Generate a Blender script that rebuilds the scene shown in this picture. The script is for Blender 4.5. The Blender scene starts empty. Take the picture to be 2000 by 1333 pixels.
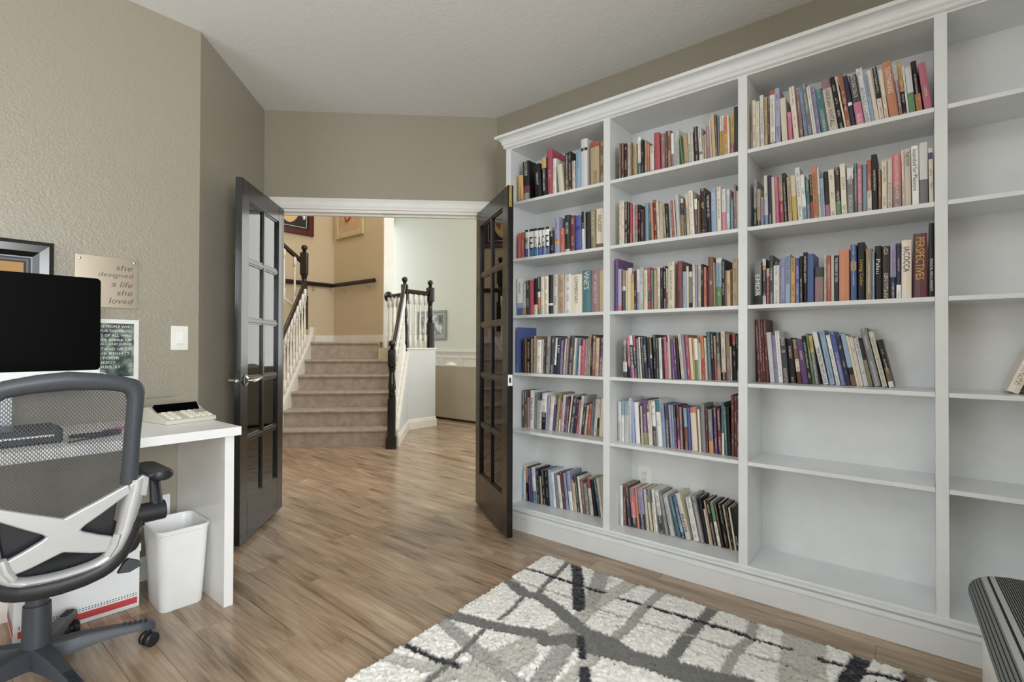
import bpy, bmesh, math, random
import numpy as np
from mathutils import Vector, Matrix

random.seed(7); np.random.seed(7)
S = bpy.context.scene
COL = S.collection

# ------------------------------------------------------------------ camera, world, lights, exposure
cd = bpy.data.cameras.new('camera'); cam = bpy.data.objects.new('camera', cd); COL.objects.link(cam)
cd.sensor_width = 36.0; cd.lens = 987.175 / 2000 * 36; cd.clip_start = .02
CF = Vector((.77583, .63088, .00844)); CR = Vector((.63093, -.77584, .00296))
CU = CR.cross(CF)
m = Matrix.Identity(4)
for i in range(3):
    m[i][0] = CR[i]; m[i][1] = CU[i]; m[i][2] = -CF[i]
m.translation = (0, 0, 1.1246)
cam.matrix_world = m
S.camera = cam

S.view_settings.view_transform = 'Standard'
S.view_settings.look = 'None'
S.view_settings.gamma = 1.0
S.view_settings.use_curve_mapping = False
S.view_settings.exposure = 0.32
S.cycles.max_bounces = 10; S.cycles.diffuse_bounces = 6; S.cycles.glossy_bounces = 5
S.cycles.transparent_max_bounces = 16
S.cycles.sample_clamp_indirect = 4.0
S.cycles.use_denoising = True

w = bpy.data.worlds.new('sky'); S.world = w; w.use_nodes = True
bg = w.node_tree.nodes['Background']
bg.inputs[0].default_value = (.75, .86, 1.0, 1); bg.inputs[1].default_value = 1.0

def area(name, loc, look, sx, sy, power, col=(1, 1, 1)):
    l = bpy.data.lights.new(name, 'AREA'); l.shape = 'RECTANGLE'; l.size = sx; l.size_y = sy
    l.energy = power; l.color = col
    o = bpy.data.objects.new(name, l); COL.objects.link(o); o.location = loc
    d = Vector(look) - Vector(loc); o.rotation_euler = d.to_track_quat('-Z', 'Y').to_euler()
    return o
def point(name, loc, power, col=(1, 1, 1), r=.08):
    l = bpy.data.lights.new(name, 'POINT'); l.energy = power; l.color = col; l.shadow_soft_size = r
    o = bpy.data.objects.new(name, l); COL.objects.link(o); o.location = loc
    return o
# daylight through the study's windows (behind and left of the camera)
area('daylight_rear', (-.3, -2.72, 1.55), (-.2, 0, 1.6), 2.3, 1.55, 135, (.94, .975, 1))
area('daylight_side', (-2.52, 1.9, 1.55), (0, 1.9, 1.5), 1.7, 1.5, 26, (.95, .98, 1))
area('ceiling_fill', (-1.3, -.6, 1.85), (-1.3, -.59, 3), .35, .35, 34, (.98, .99, 1))  # added upward fill for the ceiling, no lamp stands here
# daylight in the rooms beyond the doors
area('daylight_great_room', (5.9, 9.45, 2.2), (5.9, 8, 1.9), 2.2, 3.2, 33, (.96, .99, 1))
area('daylight_living', (6.93, 4.36, 1.95), (4, 4.36, 1.95), 3.4, 3.0, 58, (.96, .985, 1))
area('daylight_entry', (3.9, 2.55, 3.3), (3.6, 5, 2.2), 1.4, 1.6, 46, (1, .99, .96))

# ------------------------------------------------------------------ helpers
def lin(c):
    return tuple(((x / 255) / 12.92 if x / 255 <= .04045 else ((x / 255 + .055) / 1.055) ** 2.4) for x in c)
def newmat(name):
    mt = bpy.data.materials.new(name); mt.use_nodes = True
    nt = mt.node_tree
    return mt, nt, nt.nodes['Principled BSDF']
def N(nt, t, **kw):
    n = nt.nodes.new(t)
    for k, v in kw.items(): setattr(n, k, v)
    return n
def ramp(nt, src, stops):
    r = N(nt, 'ShaderNodeValToRGB'); e = r.color_ramp.elements
    while len(e) < len(stops): e.new(.5)
    for q, (p, c) in zip(e, stops): q.position = p; q.color = (*c, 1)
    nt.links.new(src, r.inputs[0]); return r.outputs[0]
def math_(nt, op, a, b=None, c=None):
    n = N(nt, 'ShaderNodeMath', operation=op)
    for i, x in enumerate((a, b, c)):
        if x is None: continue
        if isinstance(x, (int, float)): n.inputs[i].default_value = x
        else: nt.links.new(x, n.inputs[i])
    return n.outputs[0]
def mixc(nt, fac, a, b, mode='MIX'):
    n = N(nt, 'ShaderNodeMix', data_type='RGBA', blend_type=mode)
    if isinstance(fac, (int, float)): n.inputs[0].default_value = fac
    else: nt.links.new(fac, n.inputs[0])
    for i, x in ((6, a), (7, b)):
        if isinstance(x, tuple): n.inputs[i].default_value = (*x[:3], 1)
        else: nt.links.new(x, n.inputs[i])
    return n.outputs[2]
def mat(name, rgb, rough=.5, metal=0, var=0.0, scale=8, bump=0, bscale=60, coat=0, spec=.5):
    mt, nt, b = newmat(name); c = lin(rgb)
    b.inputs['Roughness'].default_value = rough; b.inputs['Metallic'].default_value = metal
    b.inputs['Coat Weight'].default_value = coat; b.inputs['Specular IOR Level'].default_value = spec
    g = N(nt, 'ShaderNodeNewGeometry')
    nz = N(nt, 'ShaderNodeTexNoise'); nz.inputs['Scale'].default_value = scale; nz.inputs['Detail'].default_value = 3
    nt.links.new(g.outputs['Position'], nz.inputs['Vector'])
    v = var or .03
    nt.links.new(ramp(nt, nz.outputs[0], [(.3, tuple(x * (1 - v) for x in c)), (.7, tuple(min(1, x * (1 + v)) for x in c))]), b.inputs['Base Color'])
    if bump:
        n2 = N(nt, 'ShaderNodeTexNoise'); n2.inputs['Scale'].default_value = bscale; n2.inputs['Detail'].default_value = 2
        nt.links.new(g.outputs['Position'], n2.inputs['Vector'])
        bp = N(nt, 'ShaderNodeBump'); bp.inputs['Strength'].default_value = min(1, bump); bp.inputs['Distance'].default_value = .004
        nt.links.new(n2.outputs[0], bp.inputs['Height']); nt.links.new(bp.outputs[0], b.inputs['Normal'])
    return mt

class MB:
    def __init__(s): s.v = []; s.f = []; s.mi = []; s.uv = {}
    def quad(s, pts, mi=0, uv=None):
        n = len(s.v); s.v += [tuple(p) for p in pts]; s.f.append(tuple(range(n, n + len(pts)))); s.mi.append(mi)
        if uv: s.uv[len(s.f) - 1] = uv
        return s
    def box(s, x0, x1, y0, y1, z0, z1, M=None, mi=0):
        p = [(x, y, z) for z in (z0, z1) for y in (y0, y1) for x in (x0, x1)]
        if M is not None: p = [tuple(M @ Vector(q)) for q in p]
        n = len(s.v); s.v += p
        for f in ((0, 2, 3, 1), (4, 5, 7, 6), (0, 1, 5, 4), (2, 6, 7, 3), (0, 4, 6, 2), (1, 3, 7, 5)):
            s.f.append(tuple(n + i for i in f)); s.mi.append(mi)
        return s
    def prism(s, pts, vec, mi=0):            # closed outline (3D points) swept along vec
        n = len(s.v); k = len(pts); vec = Vector(vec)
        s.v += [tuple(p) for p in pts] + [tuple(Vector(p) + vec) for p in pts]
        s.f.append(tuple(range(n + k - 1, n - 1, -1))); s.f.append(tuple(range(n + k, n + 2 * k)))
        for i in range(k):
            j = (i + 1) % k; s.f.append((n + i, n + j, n + k + j, n + k + i))
        s.mi += [mi] * (k + 2); return s
    def tube(s, path, r, n=10, cap=True, mi=0, flat=None):   # r number or list; flat=(a,b) elliptical
        path = [Vector(p) for p in path]; k0 = len(s.v); L = len(path)
        up = None
        for i, p in enumerate(path):
            t = (path[min(i + 1, L - 1)] - path[max(i - 1, 0)]).normalized()
            if up is None:
                up = Vector((0, 0, 1)) if abs(t.z) < .9 else Vector((1, 0, 0))
            a = (up - t * up.dot(t)).normalized(); up = a; b = t.cross(a)
            rr = r[i] if isinstance(r, (list, tuple)) else r
            fa, fb = flat or (1, 1)
            for j in range(n):
                th = 2 * math.pi * j / n
                s.v.append(tuple(p + a * (rr * fa * math.cos(th)) + b * (rr * fb * math.sin(th))))
        for i in range(L - 1):
            for j in range(n):
                q = (j + 1) % n
                s.f.append((k0 + i * n + j, k0 + i * n + q, k0 + (i + 1) * n + q, k0 + (i + 1) * n + j)); s.mi.append(mi)
        if cap:
            s.f.append(tuple(k0 + j for j in range(n - 1, -1, -1))); s.f.append(tuple(k0 + (L - 1) * n + j for j in range(n))); s.mi += [mi, mi]
        return s
    def lathe(s, prof, c=(0, 0, 0), n=16, M=None, mi=0, sq=None):    # prof: (r, z)
        k0 = len(s.v)
        for (r, z) in prof:
            for j in range(n):
                th = 2 * math.pi * (j + .5) / n
                q = Vector((c[0] + r * math.cos(th), c[1] + r * math.sin(th), c[2] + z))
                s.v.append(tuple(M @ q if M is not None else q))
        for i in range(len(prof) - 1):
            for j in range(n):
                q = (j + 1) % n
                s.f.append((k0 + i * n + j, k0 + i * n + q, k0 + (i + 1) * n + q, k0 + (i + 1) * n + j)); s.mi.append(mi)
        s.f.append(tuple(k0 + j for j in range(n - 1, -1, -1))); s.f.append(tuple(k0 + (len(prof) - 1) * n + j for j in range(n))); s.mi += [mi, mi]
        return s
    def sweep(s, prof, path, mi=0):          # prof (out, z) swept along an xy path; 'out' is to the left of travel
        path = [Vector(p) for p in path]; L = len(path); k0 = len(s.v); n = len(prof)
        for i, p in enumerate(path):
            d0 = (path[i] - path[i - 1]).normalized() if i else None
            d1 = (path[i + 1] - path[i]).normalized() if i < L - 1 else None
            ns = [Vector((-d.y, d.x)) for d in (d0, d1) if d]
            nn = sum(ns, Vector((0, 0))); nn = nn / nn.dot(ns[0])
            for (o, z) in prof: s.v.append((p.x + nn.x * o, p.y + nn.y * o, z))
        for i in range(L - 1):
            for j in range(n):
                q = (j + 1) % n
                s.f.append((k0 + i * n + j, k0 + i * n + q, k0 + (i + 1) * n + q, k0 + (i + 1) * n + j)); s.mi.append(mi)
        s.f.append(tuple(k0 + j for j in range(n - 1, -1, -1))); s.f.append(tuple(k0 + (L - 1) * n + j for j in range(n))); s.mi += [mi, mi]
        return s
    def mesh(s, name, mats, smooth=False):
        me = bpy.data.meshes.new(name); me.from_pydata(s.v, [], s.f); 
        for mm in (mats if isinstance(mats, (list, tuple)) else [mats]): me.materials.append(mm)
        if any(s.mi): me.polygons.foreach_set('material_index', s.mi)
        if s.uv:
            ul = me.uv_layers.new(name='uv'); k = 0
            for fi, f in enumerate(s.f):
                q = s.uv.get(fi)
                for j in range(len(f)):
                    ul.data[k].uv = q[j] if q else (-1, -1); k += 1
        me.validate()
        bm = bmesh.new(); bm.from_mesh(me); bmesh.ops.recalc_face_normals(bm, faces=bm.faces); bm.to_mesh(me); bm.free()
        if smooth: me.polygons.foreach_set('use_smooth', [True] * len(me.polygons))
        return me
    def build(s, name, mats, parent=None, smooth=False, bevel=0, seg=2, angle=35):
        o = bpy.data.objects.new(name, s.mesh(name, mats, smooth)); COL.objects.link(o)
        if parent is not None: o.parent = parent
        if bevel:
            b = o.modifiers.new('bevel', 'BEVEL'); b.width = bevel; b.segments = seg; b.limit_method = 'ANGLE'; b.angle_limit = math.radians(30)
            o.data.polygons.foreach_set('use_smooth', [True] * len(o.data.polygons))
            wn = o.modifiers.new('normals', 'WEIGHTED_NORMAL'); wn.keep_sharp = True
        elif smooth:
            o.data.set_sharp_from_angle(angle=math.radians(angle))
        return o
def tag(o, label, cat, group=None):
    o['label'] = label; o['category'] = cat
    if group: o['group'] = group
    return o
def empty(name, loc, label, cat, group=None, rz=0):
    o = bpy.data.objects.new(name, None); COL.objects.link(o); o.location = loc; o.rotation_euler.z = rz
    o.empty_display_size = .05
    return tag(o, label, cat, group)
def struct(o): o['kind'] = 'structure'; return o
def place(o, parent):       # world-coordinate mesh becomes a part of an Empty that sits at its own spot
    o.parent = parent
    o.matrix_parent_inverse = (Matrix.Translation(parent.location) @ parent.rotation_euler.to_matrix().to_4x4()).inverted()
    return o
def rot2(ang, c=(0, 0, 0)):
    return Matrix.Translation(c) @ Matrix.Rotation(ang, 4, 'Z')

# ------------------------------------------------------------------ materials
def wall_paint(name, rgb, rough=.38, bump=.55, sc=55):
    mt, nt, b = newmat(name); c = lin(rgb)
    b.inputs['Roughness'].default_value = rough; b.inputs['Base Color'].default_value = (*c, 1)
    g = N(nt, 'ShaderNodeNewGeometry')
    n1 = N(nt, 'ShaderNodeTexNoise'); n1.inputs['Scale'].default_value = sc; n1.inputs['Detail'].default_value = 2.5
    n1.inputs['Distortion'].default_value = .6
    nt.links.new(g.outputs['Position'], n1.inputs['Vector'])
    h = ramp(nt, n1.outputs[0], [(.42, (0, 0, 0)), (.62, (1, 1, 1))])
    bp = N(nt, 'ShaderNodeBump'); bp.inputs['Strength'].default_value = bump; bp.inputs['Distance'].default_value = .0022
    nt.links.new(h, bp.inputs['Height']); nt.links.new(bp.outputs[0], b.inputs['Normal'])
    return mt
M_taupe = wall_paint('taupe_satin_paint', (155, 148, 132), .32, .26, 95)
M_beige = wall_paint('warm_beige_paint', (208, 193, 166), .6, .25)
M_pale = wall_paint('pale_green_paint', (226, 229, 219), .6, .2)
M_grey = wall_paint('light_grey_paint', (214, 219, 222), .55, .2)
M_ceil = wall_paint('ceiling_paint', (236, 238, 238), .8, .2, 30)
M_white = mat('white_semigloss_paint', (231, 234, 235), .3)
M_trim = mat('white_trim_paint', (236, 234, 228), .35)
M_desk = mat('white_laminate', (240, 240, 238), .3)
M_blackdoor = mat('black_brown_door_paint', (17, 16, 16), .24, spec=.5, coat=.15)
M_newel = mat('black_lacquer', (20, 17, 16), .16, spec=.6)
M_rail = mat('dark_brown_lacquer', (34, 23, 17), .2)
M_chrome = mat('brushed_nickel', (200, 196, 190), .18, 1)
M_brass = mat('aged_brass', (214, 186, 112), .28, 1)
M_blackplastic = mat('black_plastic', (34, 36, 40), .42)
M_greyplastic = mat('dark_grey_plastic', (62, 66, 72), .45)
M_silver = mat('silver_painted_plastic', (196, 198, 200), .33, .45)
M_whiteplastic = mat('white_plastic', (240, 242, 242), .35)
M_offwhite = mat('off_white_plastic', (236, 234, 226), .4)
M_screen = mat('black_glass_screen', (2, 2, 3), .4, spec=.03)
M_carpet = mat('taupe_carpet', (176, 163, 150), .95, var=.16, scale=14, bump=1, bscale=260)
M_sofa = mat('stone_leather', (178, 170, 154), .55, var=.06, scale=3)
M_metalplate = mat('champagne_metal', (176, 164, 146), .3, .85)
M_ink = mat('dark_ink', (40, 40, 44), .6)
M_inkw = mat('white_ink', (236, 236, 232), .6)

def glass_mat():
    mt, nt, b = newmat('door_glass'); nt.nodes.remove(b)
    out = [n for n in nt.nodes if n.type == 'OUTPUT_MATERIAL'][0]
    t = N(nt, 'ShaderNodeBsdfTransparent'); t.inputs[0].default_value = (.94, .95, .94, 1)
    g = N(nt, 'ShaderNodeBsdfGlossy'); g.inputs['Roughness'].default_value = .0
    f = N(nt, 'ShaderNodeFresnel'); f.inputs[0].default_value = 1.5
    mx = N(nt, 'ShaderNodeMixShader')
    nt.links.new(math_(nt, 'MULTIPLY', f.outputs[0], 1.25), mx.inputs[0]); nt.links.new(t.outputs[0], mx.inputs[1]); nt.links.new(g.outputs[0], mx.inputs[2])
    nt.links.new(mx.outputs[0], out.inputs[0]); return mt
M_glass = glass_mat()

def floor_mat():
    mt, nt, b = newmat('laminate_planks'); b.inputs['Roughness'].default_value = .24; b.inputs['Specular IOR Level'].default_value = .5
    tc = N(nt, 'ShaderNodeTexCoord'); oi = N(nt, 'ShaderNodeObjectInfo')
    off = N(nt, 'ShaderNodeVectorMath', operation='SCALE'); off.inputs[0].default_value = (37, 53, 11)
    nt.links.new(oi.outputs['Random'], off.inputs['Scale'])
    ad = N(nt, 'ShaderNodeVectorMath', operation='ADD'); nt.links.new(tc.outputs['Object'], ad.inputs[0]); nt.links.new(off.outputs[0], ad.inputs[1])
    def stretch(x, y):
        mp = N(nt, 'ShaderNodeMapping'); mp.inputs['Scale'].default_value = (x, y, 1); nt.links.new(ad.outputs[0], mp.inputs['Vector']); return mp.outputs[0]
    n1 = N(nt, 'ShaderNodeTexNoise'); n1.inputs['Scale'].default_value = 1; n1.inputs['Detail'].default_value = 4; n1.inputs['Distortion'].default_value = 1.4
    nt.links.new(stretch(7.5, 1.35), n1.inputs['Vector'])
    n2 = N(nt, 'ShaderNodeTexNoise'); n2.inputs['Scale'].default_value = 1; n2.inputs['Detail'].default_value = 5; n2.inputs['Distortion'].default_value = .8
    nt.links.new(stretch(70, 3.2), n2.inputs['Vector'])
    c1 = ramp(nt, n1.outputs[0], [(.31, lin((84, 64, 49))), (.42, lin((142, 117, 95))), (.6, lin((170, 147, 124))), (.78, lin((200, 178, 150)))])
    c2 = mixc(nt, .36, c1, ramp(nt, n2.outputs[0], [(.3, lin((120, 100, 78))), (.7, lin((205, 186, 160)))]))
    hs = N(nt, 'ShaderNodeHueSaturation'); nt.links.new(c2, hs.inputs['Color'])
    nt.links.new(math_(nt, 'MULTIPLY_ADD', oi.outputs['Random'], .26, .95), hs.inputs['Value'])
    nt.links.new(hs.outputs[0], b.inputs['Base Color'])
    bp = N(nt, 'ShaderNodeBump'); bp.inputs['Strength'].default_value = .08; bp.inputs['Distance'].default_value = .002
    nt.links.new(n2.outputs[0], bp.inputs['Height']); nt.links.new(bp.outputs[0], b.inputs['Normal'])
    return mt
M_floor = floor_mat()

# ------------------------------------------------------------------ the study shell
CZ = 2.74
C3 = Vector((.998, 2.888)); C2 = Vector((1.612, 3.512)); K1 = Vector((2.704, 2.343))
DM = (K1 - C2).normalized(); DN = Vector((-DM.y, DM.x))          # along the door wall, and away from the room
def dw(s_, off=0, z=0): p = C2 + DM * s_ + DN * off; return Vector((p.x, p.y, z))
T = .12
def slab(name, a, b, z0, z1, n, t, mt, mt2=None):                # wall from a to b, thickness t along n
    mb = MB(); a = Vector(a); b = Vector(b); n = Vector(n).normalized() * t
    mb.prism([(a.x, a.y, z0), (b.x, b.y, z0), (b.x + n.x, b.y + n.y, z0), (a.x + n.x, a.y + n.y, z0)], (0, 0, z1 - z0))
    return struct(mb.build(name, mt))
slab('wall_desk', (-2.62, 2.888), C3, 0, CZ, (0, 1), T, M_taupe)
slab('wall_return', C3, C2, 0, CZ, (-.71, .70), T, M_taupe)
slab('wall_bookcase', (2.704, -.8), (2.704, 2.40), 0, CZ + .3, (1, 0), T, M_taupe)
slab('wall_right_baffle', (.95, -.8), (2.83, -.8), 0, CZ, (0, -1), T, M_taupe)  # unseen wall, added to keep window light off the right bays
slab('wall_corner_baffle', (.95, -.8), (.95, -2.9), 0, CZ, (1, 0), T, M_taupe)  # unseen partition end, placed to block the rear window from the right bays
# door wall with its opening
O0, O1, OH = .072, 1.478, 2.062
mb = MB()
def dwbox(mb, s0, s1, o0, o1, z0, z1, mi=0):
    mb.prism([dw(s0, o0, z0), dw(s1, o0, z0), dw(s1, o1, z0), dw(s0, o1, z0)], (0, 0, z1 - z0), mi)
dwbox(mb, -.0, O0, 0, T, 0, CZ); dwbox(mb, O1, 1.68, 0, T, 0, CZ + .3); dwbox(mb, O0, O1, 0, T, OH, CZ)
struct(mb.build('wall_doors', M_taupe))
# wall behind the camera, with one window; wall opposite the bookcase, with one window
def window_wall(name, fixed, axis, lo, hi, wlo, whi, wz0, wz1, out, wn):
    mb = MB()
    def bx(a0, a1, z0, z1, mbx=mb, o0=0, o1=out):
        if axis == 'x': mbx.box(a0, a1, fixed + min(o0, o1), fixed + max(o0, o1), z0, z1)
        else: mbx.box(fixed + min(o0, o1), fixed + max(o0, o1), a0, a1, z0, z1)
    bx(lo, wlo, 0, CZ); bx(whi, hi, 0, CZ); bx(wlo, whi, 0, wz0); bx(wlo, whi, wz1, CZ)
    struct(mb.build(name, M_taupe))
    f = MB()
    for a0, a1, z0, z1 in ((wlo, wlo + .06, wz0, wz1), (whi - .06, whi, wz0, wz1), (wlo + .06, whi - .06, wz0, wz0 + .06), (wlo + .06, whi - .06, wz1 - .06, wz1), ((wlo + whi) / 2 - .025, (wlo + whi) / 2 + .025, wz0 + .06, wz1 - .06)):
        bx(a0, a1, z0, z1, f, out * .3, out * .7)
    struct(f.build('window_%d' % wn, M_trim))
window_wall('wall_rear', -2.8, 'x', -2.62, 1.07, -1.65, .75, .75, 2.35, -T, 1)
window_wall('wall_side', -2.62, 'y', -2.8, 3.0, 1.0, 2.8, .75, 2.35, -T, 2)
mb = MB()
mb.prism([(-2.74, -2.92, CZ), (2.824, -2.92, CZ), (2.824, 2.343, CZ), (2.824, 2.45, CZ), (K1.x + .06, K1.y + .16, CZ), (C2.x + DN.x * .06, C2.y + DN.y * .06, CZ), (.95, 3.008, CZ), (-2.74, 3.008, CZ)], (0, 0, .08))
struct(mb.build('ceiling', M_ceil))

# ------------------------------------------------------------------ floor of loose planks
mb = MB(); mb.box(-2.75, 7.1, -2.95, 9.7, -.12, -.006)
floor = struct(mb.build('floor', M_floor))
PW, PL = .1225, 1.18
def plank_mesh(L):
    mb = MB(); c = .0013; x0, x1, y0, y1 = .0004, PW - .0004, .0005, L - .0005
    a = [(x0, y0), (x1, y0), (x1, y1), (x0, y1)]; b = [(x0 + c, y0 + c), (x1 - c, y0 + c), (x1 - c, y1 - c), (x0 + c, y1 - c)]
    n = 0; mb.v = [(p[0], p[1], -.0062) for p in a] + [(p[0], p[1], -.0009) for p in a] + [(p[0], p[1], 0) for p in b]
    mb.f = [(8, 9, 10, 11)]
    for i in range(4):
        j = (i + 1) % 4; mb.f += [(i, j, 4 + j, 4 + i), (4 + i, 4 + j, 8 + j, 8 + i)]
    mb.mi = [0] * len(mb.f)
    return mb.mesh('plank', M_floor)
PM = plank_mesh(PL)
def seen(x, y):
    d = Vector((x, y, -1.1246)); dep = d.dot(CF)
    if dep < .5: return False
    px = 1000 + 987 * d.dot(CR) / dep; py = 666.5 - 987 * d.dot(CU) / dep
    if not (-80 < px < 2060 and py < 1420): return False
    s_ = (x + y) * .70711
    if s_ > 3.62:                          # beyond the doors only what the opening shows
        return 535 < px < 945 and (s_ < 5.85 or px > 775) and x < 5.6
    return x < 2.47 and y < 3.05
nplank = 0; extra = MB()
for i in range(-22, 60):
    x = 1.002 + i * PW
    if x < -2.6 or x > 7: continue
    st = (i * .437 + (i % 3) * .29) % 1.0 * PL + (0 if i else 0)
    y = -3 + st
    while y < 9.6:
        if any(seen(x + dx * PW, y + dy * PL) for dx in (0, .5, 1) for dy in (0, .25, .5, .75, 1)) and nplank < 300:
            o = bpy.data.objects.new('plank', PM); COL.objects.link(o); o.location = (x, y, 0); o.parent = floor; nplank += 1
        elif x < 2.5 and y < 2.9 and x > -1.5:
            extra.box(x + .0004, x + PW - .0004, y + .0005, y + PL - .0005, -.0062, 0)
        y += PL
if extra.f:
    e = extra.build('plank_field', M_floor, floor); e['kind'] = 'stuff'

# ------------------------------------------------------------------ door casing, jamb
mb = MB()
CW = .078
prof = [(0, 0), (.019, 0), (.021, .012), (.015, .024), (.015, .05), (.018, .056), (.014, .066), (.009, CW), (0, CW)]   # (out of wall, across)
def casing(mb, s0, s1):                    # head
    pts0 = [dw(s0, -o, OH + a) for o, a in prof]; mb.prism(pts0, dw(s1, 0, 0) - dw(s0, 0, 0))
casing(mb, O0 - .032, O1 + .07)
head = mb.build('head_casing', M_trim)
tr = empty('trim_1', dw((O0 + O1) / 2, 0, 0), 'white moulded casing around the double door opening', 'trim'); del tr['category']; tr['kind'] = 'structure'
place(head, tr)
mb = MB(); pts = [dw(O0 - a * .85, -o, 0) for o, a in prof]; mb.prism(pts, (0, 0, OH)); place(mb.build('side_casing', M_trim), tr)
mb = MB(); pts = [dw(O1 + a * .9, -o, 0) for o, a in prof]; mb.prism(pts, (0, 0, OH)); place(mb.build('side_casing', M_trim), tr)
mb = MB(); dwbox(mb, O0, O0 + .018, -.001, T + .001, 0, OH); dwbox(mb, O1 - .018, O1, -.001, T + .001, 0, OH); dwbox(mb, O0, O1, -.001, T + .001, OH - .018, OH)
dwbox(mb, O0 + .018, O1 - .018, .045, .06, OH - .03, OH - .018)
place(mb.build('jamb', M_trim), tr)
mb = MB(); mb.box(-.04, .04, -.013, .013, -.002, .0, Matrix.Translation(dw(.84, .03, OH - .0185)) @ Matrix.Rotation(math.atan2(DM.y, DM.x), 4, 'Z'))
place(mb.build('strike_plate', M_chrome), tr)

# ------------------------------------------------------------------ French doors
def french_door(name, far, near, side, label):
    far = Vector(far); near = Vector(near); L = (near - far).length
    d = (near - far).normalized()
    rz = math.atan2(d.y, d.x)
    root = empty(name, (far.x, far.y, .024), label, 'door', rz=rz)
    # local: x from hinge to latch, y thickness (0 = visible face, side*t = hidden), z up
    t = .035; H = 2.02; st = .098; tr_, br = .105, .225
    def Y(a, b): return (min(side * a, side * b), max(side * a, side * b))
    def part(nm, boxes, mt, parent=root, bevel=.0025):
        mb = MB()
        for x0, x1, y0, y1, z0, z1 in boxes:
            a, b = Y(y0, y1); mb.box(x0, x1, a, b, z0, z1)
        return mb.build(nm, mt, parent, bevel=bevel)
    part('stile', [(0, st, 0, t, 0, H)], M_blackdoor); part('stile', [(L - st, L, 0, t, 0, H)], M_blackdoor)
    part('rail', [(st, L - st, 0, t, H - tr_, H)], M_blackdoor); part('rail', [(st, L - st, 0, t, 0, br)], M_blackdoor)
    z0, z1 = br, H - tr_; x0, x1 = st, L - st; mw = .022; xm = (x0 + x1) / 2
    part('muntin', [(xm - mw / 2, xm + mw / 2, .004, t - .004, z0, z1)], M_blackdoor)
    hh = (z1 - z0) / 5
    for k in range(1, 5):
        part('muntin', [(x0, x1, .0045, t - .0045, z0 + hh * k - mw / 2, z0 + hh * k + mw / 2)], M_blackdoor)
    mbm = MB()                              # glazing bead round each light
    for c in range(2):
        a0, a1 = (x0, xm - mw / 2) if c == 0 else (xm + mw / 2, x1)
        for k in range(5):
            b0 = z0 + hh * k + (mw / 2 if k else 0); b1 = z0 + hh * (k + 1) - (mw / 2 if k < 4 else 0)
            bw = .009
            for yy in ((.008, .0155), (t - .0155, t - .008)):
                u, v_ = Y(*yy)
                for q in ((a0, a0 + bw, b0, b1), (a1 - bw, a1, b0, b1), (a0 + bw, a1 - bw, b0, b0 + bw), (a0 + bw, a1 - bw, b1 - bw, b1)):
                    mbm.box(q[0], q[1], u, v_, q[2], q[3])
            mb = MB(); u, v_ = Y(.0160, .0190); mb.box(a0, a1, u, v_, b0, b1); mb.build('pane', M_glass, root)
    bd = mbm.build('glazing_bead', M_blackdoor, root); bd['kind'] = 'stuff'
    return root, L
RL, LL = french_door('french_door', (1.6861, 3.3757), (1.2077, 2.8902), -1, 'black ten-light French door with a nickel lever, folded back against the return wall')
RR, LR = french_door('french_door', (2.5943, 2.4356), (2.2226, 1.8419), 1, 'black ten-light French door with a brass flush bolt, swung back toward the bookcase')
# lever set on the left leaf (local frame of that leaf)
zl = .90
mb = MB()
xl = LL - .062
Mx = Matrix.Rotation(math.pi / 2, 4, 'X')
hd = MB()
hd.lathe([(.002, 0), (.033, 0), (.034, .004), (.03, .010), (.02, .014), (.012, .018), (.0115, .05), (.002, .05)], n=24, M=Matrix.Translation((xl, 0, zl)) @ Matrix.Rotation(-math.pi / 2, 4, 'X'))
hd.tube([(xl + .004, .046, zl), (xl - .02, .05, zl), (xl - .045, .049, zl + .004), (xl - .08, .05, zl + .008), (xl - .118, .047, zl + .012)], [.009, .0115, .0095, .0085, .006], 12)
lv = hd.build('lever_handle', M_chrome, RL, smooth=True); lv['label'] = 'nickel lever handle on a round rose'
hd = MB()
hd.lathe([(.002, 0), (.033, 0), (.034, .004), (.03, .010), (.012, .018), (.0115, .05), (.002, .05)], n=24, M=Matrix.Translation((xl, -.035, zl)) @ Matrix.Rotation(math.pi / 2, 4, 'X'))
hd.tube([(xl + .004, -.08, zl), (xl - .03, -.084, zl), (xl - .11, -.08, zl + .006)], [.009, .0105, .006], 12)
hd.build('lever_handle', M_chrome, RL, smooth=True)
hd = MB(); hd.lathe([(.001, 0), (.0115, 0), (.0115, .003), (.009, .006), (.001, .007)], n=20, M=Matrix.Translation((LL, -.0175, zl)) @ Matrix.Rotation(math.pi / 2, 4, 'Y'))
hd.build('latch_bolt', M_chrome, RL, smooth=True)
# flush bolt and strike on the right leaf edge
mb = MB(); mb.box(LR - .002, LR + .0015, .009, .026, 1.895, 2.018); mb.box(LR + .001, LR + .005, .013, .022, 1.935, 1.985); mb.box(LR + .001, LR + .003, .012, .023, 1.905, 1.922)
fb = mb.build('flush_bolt', M_brass, RR, bevel=.001); fb['label'] = 'brass flush bolt in the top of the door edge'
mb = MB(); mb.box(LR - .002, LR + .0015, .004, .032, .868, .932); sp = mb.build('strike_plate', M_whiteplastic, RR, bevel=.0012)
mb = MB(); mb.box(LR + .001, LR + .0021, .011, .023, .885, .915); mb.build('latch_hole', M_ink, sp)

# ------------------------------------------------------------------ baseboards in the study
BP = [(0, 0), (.014, 0), (.014, .085), (.010, .095), (.006, .105), (0, .11)]
mb = MB(); mb.sweep([(o, z) for o, z in BP], [(dw(.004).xy), C3, (-2.6, 2.888)] if False else [C2, C3, (-2.6, 2.888)]); struct(mb.build('baseboard_desk', M_trim))
mb = MB(); mb.sweep(BP, [(2.704, 2.03), K1, dw(O1 + .075).xy]); struct(mb.build('baseboard_right', M_trim))

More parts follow.
